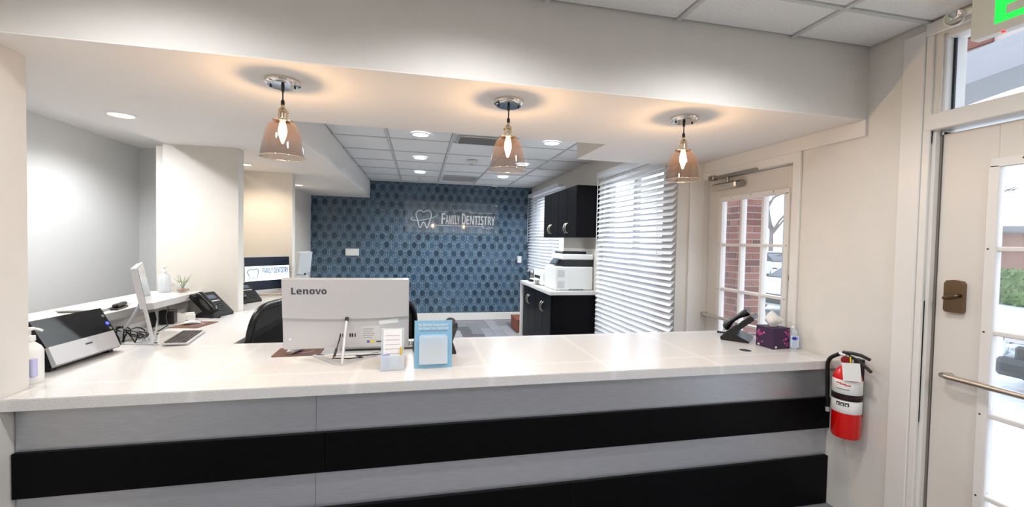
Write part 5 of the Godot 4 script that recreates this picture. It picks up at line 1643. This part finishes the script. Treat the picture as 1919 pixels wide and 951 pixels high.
func brick_pillar(label: String, x0: float, x1: float, z0: float, z1: float, y0: float, y1: float) -> void:
	var t := thing("brick_pillar", label, "pillar", Vector3(x0, y0, z0))
	var dx := x1 - x0
	var dz := z1 - z0
	pbox("mortar_core", Vector3(0.008, 0, 0.008), Vector3(dx - 0.008, y1 - y0, dz - 0.008), mat("mortar", Color(0.74, 0.69, 0.65), 0.9), t)
	var bms := []
	var cols := [Color(0.50, 0.25, 0.20), Color(0.58, 0.31, 0.25), Color(0.43, 0.20, 0.165), Color(0.62, 0.37, 0.31)]
	for i in 4:
		var m := mat("brick_%d" % i, Color.WHITE, 0.85)
		var c: Color = cols[i]
		m.albedo_texture = noise_tex(80 + i, 0.08, [c.darkened(0.15), c.lightened(0.06)], [0.3, 0.7], 128)
		m.uv1_triplanar = true
		m.uv1_scale = Vector3.ONE * 6.0
		bms.append(m)
	var meshes := {}
	var row := 0
	var y := 0.006
	while y + 0.062 < y1 - y0:
		# courses alternate which face shows the long side
		var runs := []
		if row % 2 == 0:
			runs = [[0.0, dx / 2 - 0.005, 0.0, 0.1], [dx / 2 + 0.005, dx, 0.0, 0.1], [0.0, dx / 2 - 0.005, dz - 0.1, dz], [dx / 2 + 0.005, dx, dz - 0.1, dz], [0.0, 0.1, 0.11, dz - 0.11], [dx - 0.1, dx, 0.11, dz - 0.11]]
		else:
			runs = [[0.0, dx, 0.0, 0.1], [0.0, dx, dz - 0.1, dz], [0.0, 0.1, 0.11, dz / 2 - 0.005], [0.0, 0.1, dz / 2 + 0.005, dz - 0.11], [dx - 0.1, dx, 0.11, dz / 2 - 0.005], [dx - 0.1, dx, dz / 2 + 0.005, dz - 0.11]]
		for r in runs:
			var key := "%.3f %.3f" % [r[1] - r[0], r[3] - r[2]]
			if not meshes.has(key):
				var s := ST()
				box(s, Vector3.ZERO, Vector3(r[1] - r[0], 0.062, r[3] - r[2]), 0.003)
				meshes[key] = s.commit()
			var o := obj("brick", meshes[key], bms[rng.randi() % 4], t)
			o.position = Vector3(r[0], y, r[2])
		y += 0.074
		row += 1

func build_outside() -> void:
	var gy := -0.12
	sbox("ground_pavement", Vector3(XN + 0.15, gy - 0.2, -14), Vector3(5.6, gy, 8), mats["concrete"], "pale concrete pavement outside the doors")
	var lot := mat("car_park", Color.WHITE, 0.9)
	lot.albedo_texture = noise_tex(70, 0.05, [Color(0.76, 0.76, 0.76), Color(0.82, 0.82, 0.81)], [0.3, 0.7], 256)
	lot.uv1_triplanar = true
	lot.uv1_scale = Vector3.ONE * 0.4
	sbox("ground_car_park", Vector3(5.6, gy - 0.3, -80), Vector3(110, gy - 0.1, 60), lot, "pale grey car park surface")
	brick_pillar("red brick pillar outside the glazed door with the closer", 3.46, 3.70, -4.46, -4.02, gy, 3.2)
	# porch arch opposite the entry door
	var t := thing("porch_arch", "grey rendered porch arch with brick above it outside the entry door", "arch", Vector3(3.5, 0, 0))
	var s := ST()
	var p := PackedVector2Array()
	var q := PackedVector2Array()
	for k in 25:
		var f := k / 24.0
		var z := lerpf(-3.3, 0.7, f)
		var yy := 2.13 + 0.5 * sqrt(maxf(0.0, 1.0 - pow((z + 1.3) / 2.0, 2)))
		p.append(Vector2(z, yy))
		q.append(Vector2(z, yy + 0.2))
	var ring := p.duplicate()
	for k in 25: ring.append(q[24 - k])
	var ax := Transform3D(Basis(Vector3(0, 0, 1), Vector3(0, 1, 0), Vector3(1, 0, 0)), Vector3.ZERO)
	prism(s, ring, -0.04, 0.36, ax, true)
	obj("arch_band", s, mat("grey_render", Color(0.62, 0.62, 0.63), 0.85), t)
	s = ST()
	var wall := q.duplicate()
	wall.append(Vector2(0.7, 3.3))
	wall.append(Vector2(-3.3, 3.3))
	prism(s, wall, 0.0, 0.3, ax)
	obj("brick_backing", s, mats["mortar"], t)
	var bs := ST()
	box(bs, Vector3.ZERO, Vector3(0.03, 0.062, 0.19), 0.003)
	var bmesh := bs.commit()
	for r in 10:
		for k in 9:
			var z := -3.0 + 0.2 * k + (0.1 if r % 2 else 0.0)
			var y := 2.52 + 0.074 * r
			var need := 2.34 + 0.5 * sqrt(maxf(0.0, 1.0 - pow((z + 0.1 + 1.3) / 2.0, 2)))
			if y > need:
				var o := obj("brick", bmesh, mats["brick_%d" % (rng.randi() % 4)], t)
				o.position = Vector3(-0.022, y, z)
	pbox("arch_pier", Vector3(0, gy, -3.55), Vector3(0.3, 3.3, -3.3), mats["grey_render"], t)
	pbox("arch_pier", Vector3(0, gy, 0.7), Vector3(0.3, 3.3, 0.95), mats["grey_render"], t)
	car("white car parked nose-in with a dark grille outside the entry door", Vector3(9.3, gy - 0.1, -3.1), 0.03, Color(0.82, 0.85, 0.88), 0.2, true)
	car("white car parked nose-in beyond the brick pillar", Vector3(10.6, gy - 0.1, -9.3), 0.08, Color(0.84, 0.85, 0.86), 0.0, false)
	car("silver car parked in the far row beyond the brick pillar", Vector3(19.5, gy - 0.1, -20.5), 1.5, Color(0.72, 0.72, 0.74), 0.2, false)
	car("pale car parked in the far row beside the hedge", Vector3(25.0, gy - 0.1, -20.0), 1.5, Color(0.80, 0.79, 0.78), 0.5, false)
	# hedge
	t = thing("hedge", "clipped green hedge beyond the car park", "hedge", Vector3(19.5, gy - 0.1, -10.5), -0.45)
	var hm := mat("hedge_green", Color(0.36, 0.46, 0.22), 0.8)
	s = ST()
	var leaf := ST()
	for k in 5200:
		var c := Vector3(rng.randf_range(-0.6, 0.6), rng.randf_range(0.0, 1.05) , rng.randf_range(-8, 8))
		if rng.randf() < 0.6: c.x = -0.6 + 0.1 * rng.randf()
		elif rng.randf() < 0.6: c.y = 1.0 + 0.09 * rng.randf()
		var b := Basis(Vector3(rng.randf() - 0.5, rng.randf() - 0.5, rng.randf() - 0.5).normalized(), rng.randf() * 6.0)
		tri(leaf, c + b * Vector3(-0.06, 0, 0), c + b * Vector3(0.06, 0, 0), c + b * Vector3(0, 0.14, 0), b.z, b.z, b.z)
	obj("leaves", leaf, hm, t).set_meta("kind", "stuff")
	box(s, Vector3(-0.55, 0, -8), Vector3(0.55, 1.0, 8), 0.08)
	obj("inner_growth", s, hm, t)
	for a in [["bare tree standing beyond the far row of cars", Vector3(25.5, gy, -26.9), 9.0], ["bare spreading tree beyond the hedge", Vector3(33, gy, -22), 9.0], ["bare slim tree beyond the hedge", Vector3(40, gy, -13), 7.5], ["bare tree beyond the low brick building", Vector3(30, gy, -38), 10.0]]:
		bare_tree(a[0], a[1], a[2])
	t = thing("far_building", "low brick building with a grey roof far beyond the car park", "building", Vector3(46, gy, -34), -0.6)
	pbox("wall", Vector3(-5, 0, -12), Vector3(5, 3.0, 12), mat("far_brick", Color(0.52, 0.38, 0.32), 0.9), t)
	pbox("roof", Vector3(-5.6, 3.0, -12.6), Vector3(5.6, 3.5, 12.6), mat("far_roof", Color(0.45, 0.44, 0.44), 0.9), t, 0.1)
	for k in 6:
		var w := pbox("window", Vector3(-5.05, 0.9, -10.2 + 3.7 * k), Vector3(-4.95, 2.3, -8.4 + 3.7 * k), mats["trim_white"], t, 0.02)
		pbox("glass", Vector3(-5.07, 1.0, -10.1 + 3.7 * k), Vector3(-5.04, 2.2, -8.5 + 3.7 * k), mats["car_glass"], w)
